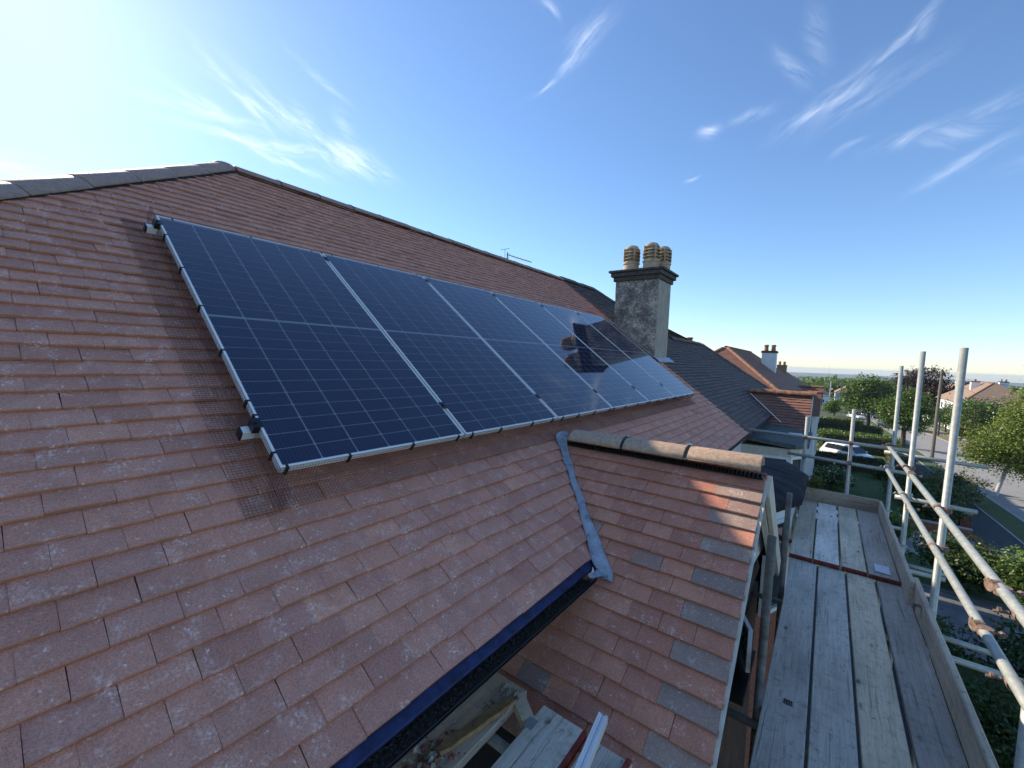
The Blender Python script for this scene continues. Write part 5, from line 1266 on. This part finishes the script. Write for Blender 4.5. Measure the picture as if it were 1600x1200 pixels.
tree('thin_tree', 'thin sparse young tree by the far white walled house', 5.2, 150, [(0, 0, 3.2, 1.6, 1.4, 1.5), (.8, 0, 2.4, 1.2, 1, 1)], 3.2, .1, 'leaf_pale', 'bark', 60, 14, .5, .14, 31)
# hedges and shrubs
shrub('hedge', 'clipped green hedge in front of the far houses, left of the street tree', 1.1, 85.5, 7.2, 1.6, 1.5, 'leaf_green', 4200, .11, 21, True, 'hedge', 'clipped hedges of the front gardens')
shrub('hedge', 'dark clipped hedge beyond the white parked car', 2.2, 66, 6.4, 2.2, 1.7, 'leaf_dark', 4600, .10, 22, True, 'hedge', 'clipped hedges of the front gardens')
shrub('hedge', 'long hedge directly behind the white parked car', 2.6, 53.5, 6.0, 3.0, 1.75, 'leaf_green', 5200, .09, 23, True, 'hedge', 'clipped hedges of the front gardens')
shrub('hedge', 'low dark hedge in front of the white parked car', 1.2, 40.3, 4.8, .9, 1.05, 'leaf_dark', 5200, .07, 24, True, 'hedge', 'clipped hedges of the front gardens')
shrub('hedge', 'dark hedge along the pavement right of the shaded lawn', 4.9, 45.2, .9, 8.5, 1.4, 'leaf_dark', 5600, .07, 25, True, 'hedge', 'clipped hedges of the front gardens')
shrub('hedge', 'pale clipped hedge by the pavement before the street tree', 4.6, 70, 1.3, 8, 1.3, 'leaf_green', 3600, .10, 35, True, 'hedge', 'clipped hedges of the front gardens')
shrub('golden_shrub', 'yellow-green shrub by the pavement near the top guard rail', 5.1, 52.2, 2.2, 2.0, 1.6, 'leaf_lime', 2200, .08, 26)
shrub('golden_hedge', 'yellow-green hedge across the road beside the orange shrub', 14.9, 140, 4.2, 2, 3.2, 'leaf_lime', 1500, .2, 27)
shrub('orange_shrub', 'orange-leaved shrub across the road', 10.9, 142, 3.4, 2, 3.0, 'leaf_orange', 1300, .2, 28)
shrub('golden_bush', 'big yellow-green bush across the road right of the street tree', 15.4, 85, 4.2, 2.6, 3.1, 'leaf_lime', 2600, .13, 29)
shrub('flowering_shrub', 'white-flowered hydrangea bush by the neighbour porch', .55, 31.5, 2.5, 2.2, 1.35, 'leaf_green', 2600, .08, 30, extra=('petal_white', 900, .075))
shrub('yellow_flower_bush', 'small yellow-green bush beside the porch posts', -.35, 29.6, 1.1, 1.1, 1.0, 'leaf_lime', 1200, .06, 32)
shrub('variegated_bush', 'large grey-green bush in front of the pavement with a pale sunlit top', 6.1, 34.2, 3.2, 3.2, 2.1, 'leaf_pale', 4200, .07, 33)
shrub('garden_bush', 'broad dark bush on the lawn beside the pavement', 4.3, 31.2, 2.9, 4.6, 1.9, 'leaf_dark', 5600, .075, 34)
shrub('garden_bush', 'dark bush by the brick pier at the drive', 4.4, 27.6, 1.9, 2.2, 1.7, 'leaf_dark', 4200, .07, 36)
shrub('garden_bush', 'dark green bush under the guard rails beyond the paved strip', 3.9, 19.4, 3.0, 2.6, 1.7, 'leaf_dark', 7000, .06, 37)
shrub('garden_bush', 'sunlit green bush by the pavement at the right edge', 5.0, 18.2, 1.8, 2.4, 2.1, 'leaf_green', 5600, .06, 38)
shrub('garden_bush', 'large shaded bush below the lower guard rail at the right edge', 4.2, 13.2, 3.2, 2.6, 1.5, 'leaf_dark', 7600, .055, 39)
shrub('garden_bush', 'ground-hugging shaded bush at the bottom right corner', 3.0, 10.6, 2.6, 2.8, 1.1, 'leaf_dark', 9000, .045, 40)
shrub('garden_bush', 'small bright bush in the drive left of the thickest scaffold pole', 2.6, 23.0, 1.2, 1.2, 1.1, 'leaf_green', 2200, .06, 41)
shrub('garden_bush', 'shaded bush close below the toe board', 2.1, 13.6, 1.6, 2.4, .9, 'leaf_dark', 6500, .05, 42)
shrub('garden_bush', 'dark bush at the corner of the far lawn', 3.3, 38.0, 1.5, 1.6, 1.1, 'leaf_dark', 2600, .07, 43)
# far woodland, one mass
wv = []; wtn = []
q = np.random.default_rng(77)
for k in range(420):
    yy = q.uniform(240, 1900) if k > 120 else q.uniform(230, 420); xx = q.uniform(-.25, .75) * yy * .9
    hh = q.uniform(6, 11); ww = q.uniform(4, 9) * (1 + yy / 1200)
    n = 46; c = q.normal(size=(n, 3)); c /= np.linalg.norm(c, axis=1)[:, None]; c *= q.uniform(.6, 1, (n, 1)); P = np.array([xx, yy, zg(yy) + hh * .55]) + c * np.array([ww, ww, hh * .48])
    wv.append(leaves(n, P, .9 + yy / 700, .4, k)); wtn.append(np.clip(q.uniform(0, .7) + q.uniform(0, .4, n), 0, 1))
wood = link('woodland', leaf_mesh('woodland', np.concatenate(wv), 'leaf_green', 3, np.concatenate(wtn)), kind='stuff'); wood['label'] = 'far band of woodland before the hills'; wood['category'] = 'woodland'

# ------------------------------------------------------------------ cars, poles, small street things
def car(name, label, x, y, rz, paint, L=3.9, W=1.72, H=1.48):
    z = zg(y) + .03; t = thing(name, label, 'car', (x, y, z), 'parked cars')
    M_ = Matrix.Translation((x, y, z)) @ Matrix.Rotation(rz, 4, 'Z')
    def up_(mb, nm, mat, par=None, smooth=True, bev=0.0):
        mb.v = [tuple(M_ @ Vector(v)) for v in mb.v]; o = mb.build(nm, mat, par or t, smooth, bev)
        return o
    # body: stations along the length, each a rounded half section
    secs = []
    prof = [(-.5, .30, .62, .80), (-.48, .22, .80, .92), (-.40, .20, .93, .98), (-.2, .19, .95, 1.0), (.12, .19, .94, 1.0), (.30, .20, .86, .99), (.44, .22, .74, .93), (.49, .28, .62, .82), (.5, .34, .54, .72)]
    b = MB(); rows = []
    for u, zb, zt, wf in prof:
        w = W / 2 * wf; xx = u * L; zb *= 1; zt *= H / 1.48
        rows.append(b.add([(xx, -w * .86, zb), (xx, -w, zb + .16), (xx, -w, zb + (zt - zb) * .62), (xx, -w * .93, zt - .02), (xx, -w * .6, zt + .02), (xx, w * .6, zt + .02), (xx, w * .93, zt - .02), (xx, w, zb + (zt - zb) * .62), (xx, w, zb + .16), (xx, w * .86, zb)]))
    for i, j in zip(rows, rows[1:]):
        for k in range(10): b.face((i + k, j + k, j + (k + 1) % 10, i + (k + 1) % 10))
    b.face(list(range(rows[0], rows[0] + 10))); b.face(list(range(rows[-1], rows[-1] + 10))[::-1]); up_(b, 'body', paint)
    # cabin
    c = MB(); cab = [(-.475, .80, .78), (-.40, 1.36, .68), (-.25, 1.46, .66), (.0, 1.48, .66), (.10, 1.40, .67), (.27, .88, .78)]
    rows = [c.add([(u * L, -W / 2 * wf * 1.12, .80), (u * L, -W / 2 * (wf if h > 1 else wf * 1.1), h * H / 1.48 - .05), (u * L, -W / 2 * wf * .86, h * H / 1.48), (u * L, W / 2 * wf * .86, h * H / 1.48), (u * L, W / 2 * (wf if h > 1 else wf * 1.1), h * H / 1.48 - .05), (u * L, W / 2 * wf * 1.12, .80)]) for u, h, wf in cab]
    for i, j in zip(rows, rows[1:]):
        for k in range(5): c.face((i + k, j + k, j + k + 1, i + k + 1))
    up_(c, 'cabin', paint)
    def pane(nm, pts, o=.012):
        g_ = MB(); P = [Vector(p) for p in pts]; n_ = (P[1] - P[0]).cross(P[2] - P[0]).normalized(); cen = sum(P, Vector()) / len(P)
        if n_.dot(cen - Vector((0, 0, .9))) < 0: n_ = -n_
        i = g_.add([p + n_ * o for p in P]); g_.face(range(i, i + len(P))); up_(g_, nm, 'car_glass', smooth=False)
    for sy in (-1, 1):
        f_ = lambda u, h, wf: (u * L, sy * W / 2 * wf, h * H / 1.48)
        pane('side_window', [f_(-.40, .95, .785), f_(-.17, .95, .79), f_(-.17, 1.37, .685), f_(-.35, 1.33, .69)], .02); pane('side_window', [f_(-.15, .95, .79), f_(.19, .95, .785), f_(.07, 1.34, .69), f_(-.15, 1.37, .685)], .02)
    pane('windscreen', [(.115 * L, -.52, 1.36), (.115 * L, .52, 1.36), (.255 * L, .62, .93), (.255 * L, -.62, .93)]); pane('rear_window', [(-.415 * L, -.5, 1.30), (-.415 * L, .5, 1.30), (-.465 * L, .58, .92), (-.465 * L, -.58, .92)])
    for sy in (-1, 1):
        for u in (-.32, .31):
            w_ = MB(); w_.tube((u * L, sy * (W / 2 - .17), .30), (u * L, sy * (W / 2 + .005), .30), .30, n=18); wo_ = up_(w_, 'wheel', 'dark_rubber', smooth=False)
            w_ = MB(); w_.tube((u * L, sy * (W / 2 - .05), .30), (u * L, sy * (W / 2 + .012), .30), .19, .17, n=14); up_(w_, 'rim', 'alloy', wo_, False)
        h_ = MB(); h_.obox((.465 * L, sy * .56 - .14, .60), (.05, 0, 0), (0, .28, 0), (-.06, 0, .13)); up_(h_, 'headlight', 'lamp_lens', smooth=False)
        h_ = MB(); h_.obox((-.497 * L, sy * .66 - .08, .66), (.05, 0, 0), (0, .16, 0), (.02, 0, .24)); up_(h_, 'tail_light', 'tail_lens', smooth=False)
        m_ = MB(); m_.obox((.19 * L, sy * (W / 2 * .82 if sy > 0 else W / 2 * .82 + .16), .92), (.10, 0, 0), (0, .16, 0), (0, 0, .12)); up_(m_, 'mirror', paint, smooth=False)
    return t
car('parked_car', 'white hatchback parked on the drive behind the dark hedge', 1.75, 44.5, R(-38), 'car_white', 3.9, 1.75, 1.5)
car('parked_car', 'small white car far down the street seen end on', 5.6, 124, R(-60), 'car_white', 4.1)
car('parked_car', 'dark blue car beyond the far white car', 8.6, 134, R(-40), 'car_blue', 4.2)
car('parked_car', 'black car parked at the kerb under the broad tree', 8.9, 100, R(-75), 'car_dark', 4.2)
car('parked_car', 'red car beyond the dark blue car', 10.6, 138, R(-25), 'car_red', 4.2)
def pole(name, label, cat, x, y, h, r, mat, lean_=0.0, arms=None, head=None):
    z = zg(y); t = thing(name, label, cat, (x, y, z)); mb = MB(); mb.tube((x, y, z - .3), (x + lean_, y, z + h), r, r * .75, 10); mb.build('post', mat, t)
    if arms:
        for k, zz in enumerate(arms): mb = MB(); mb.box(x + lean_ * zz / h - .22, x + lean_ * zz / h + .22, y - .04, y + .04, z + zz, z + zz + .07); mb.build('crossarm', 'pole_wood', t)
    if head:
        mb = MB(); mb.box(x + lean_ - .5, x + lean_ + .1, y - .1, y + .1, z + h - .02, z + h + .1); mb.build('lamp_head', 'lamp_grey', t, bevel=.03)
    return t
pole('telegraph_pole', 'wooden telegraph pole by the kerb behind the thickest scaffold poles', 'pole', 8.15, 54.5, 8.35, .15, 'pole_wood', .1, (7.9,))
pole('street_lamp', 'pale concrete lamp post far left beside the gable roofs', 'street lamp', 0.6, 150, 8.5, .2, 'lamp_grey', 0, head=True)
pole('street_lamp', 'grey lamp post next to the far white car', 'street lamp', 7.9, 122, 3.4, .16, 'lamp_grey')
pole('street_lamp', 'dark lamp post in front of the white walled house', 'street lamp', 3.4, 170, 8, .16, 'steel_dark', 0, head=True)
pole('sign_post', 'short dark post on the verge across the road', 'post', 14.2, 92, 2.6, .14, 'steel_dark')
wr = thing('overhead_wires', 'thin overhead telephone wires from the telegraph pole', 'wire', (8.2, 54.5, 6))
for k, (e, sag) in enumerate((((-.6, 30.9, 4.9), .5), ((23, 95, 1.6), .5), ((2.0, 150, 2.2), .8), ((16, 20, 6.0), .6))):
    a = Vector((8.25, 54.5, zg(54.5) + 8.0)); b = Vector(e); mb = MB()
    mb.polytube([a.lerp(b, q / 14) - Vector((0, 0, sag * 4 * (q / 14) * (1 - q / 14))) for q in range(15)], .012, 4); mb.build('wire', 'black_plastic', wr)
bp = thing('brick_pier', 'low red brick garden pier by the dark bush', 'pier', (5.45, 27.8, zg(27.8)))
for k in range(9):
    z = zg(27.8) + .0 + k * .075
    for a in (0, 1):
        mb = MB(); mb.box(5.27 + (.18 * a if k % 2 else 0), 5.27 + (.18 * a + .172 if k % 2 else .355), 27.62 + (0 if k % 2 else .18 * a), 27.62 + (.355 if k % 2 else .18 * a + .172), z, z + .066); mb.build('brick', 'brick_red', bp)
mb = MB(); mb.box(5.235, 5.665, 27.585, 28.015, zg(27.8) + .675, zg(27.8) + .74); mb.build('coping', 'path_concrete', bp, bevel=.01)
gl = MB(); gl.box(3.0, 5.2, 25.45, 25.6, zg(25.5), zg(25.5) + .45)
gwt = thing('garden_wall', 'low brick wall between the lawn and the drive', 'wall', (3.0, 25.5, zg(25.5))); gl.build('wall_body', 'brick_red', gwt)
mb = MB(); mb.box(2.95, 5.25, 25.42, 25.63, zg(25.5) + .45, zg(25.5) + .5); mb.build('coping', 'path_concrete', gwt)
py_t = thing('radio_mast', 'faint thin mast on the far hills', 'mast', (0, 5200, -70)); mb = MB(); mb.tube((0, 5200, -75), (0, 5200, 52), 1.0, .5, 6); mb.build('post', 'steel_dark', py_t)

# ------------------------------------------------------------------ hazy air
hz = MB(); hz.box(-9200, 9200, -90, 9400, -122, 11.5)
hm_, hn_ = new_mat('haze'); hn_.n.remove(hn_.p)
pv = hn_.node('ShaderNodeVolumePrincipled'); pv.inputs['Color'].default_value = (.72, .84, .98, 1); pv.inputs['Density'].default_value = 1.1e-4; pv.inputs['Anisotropy'].default_value = .2
hn_.l.new(pv.outputs[0], hn_.out.inputs['Volume'])
hz.build('haze', 'haze', kind='stuff')
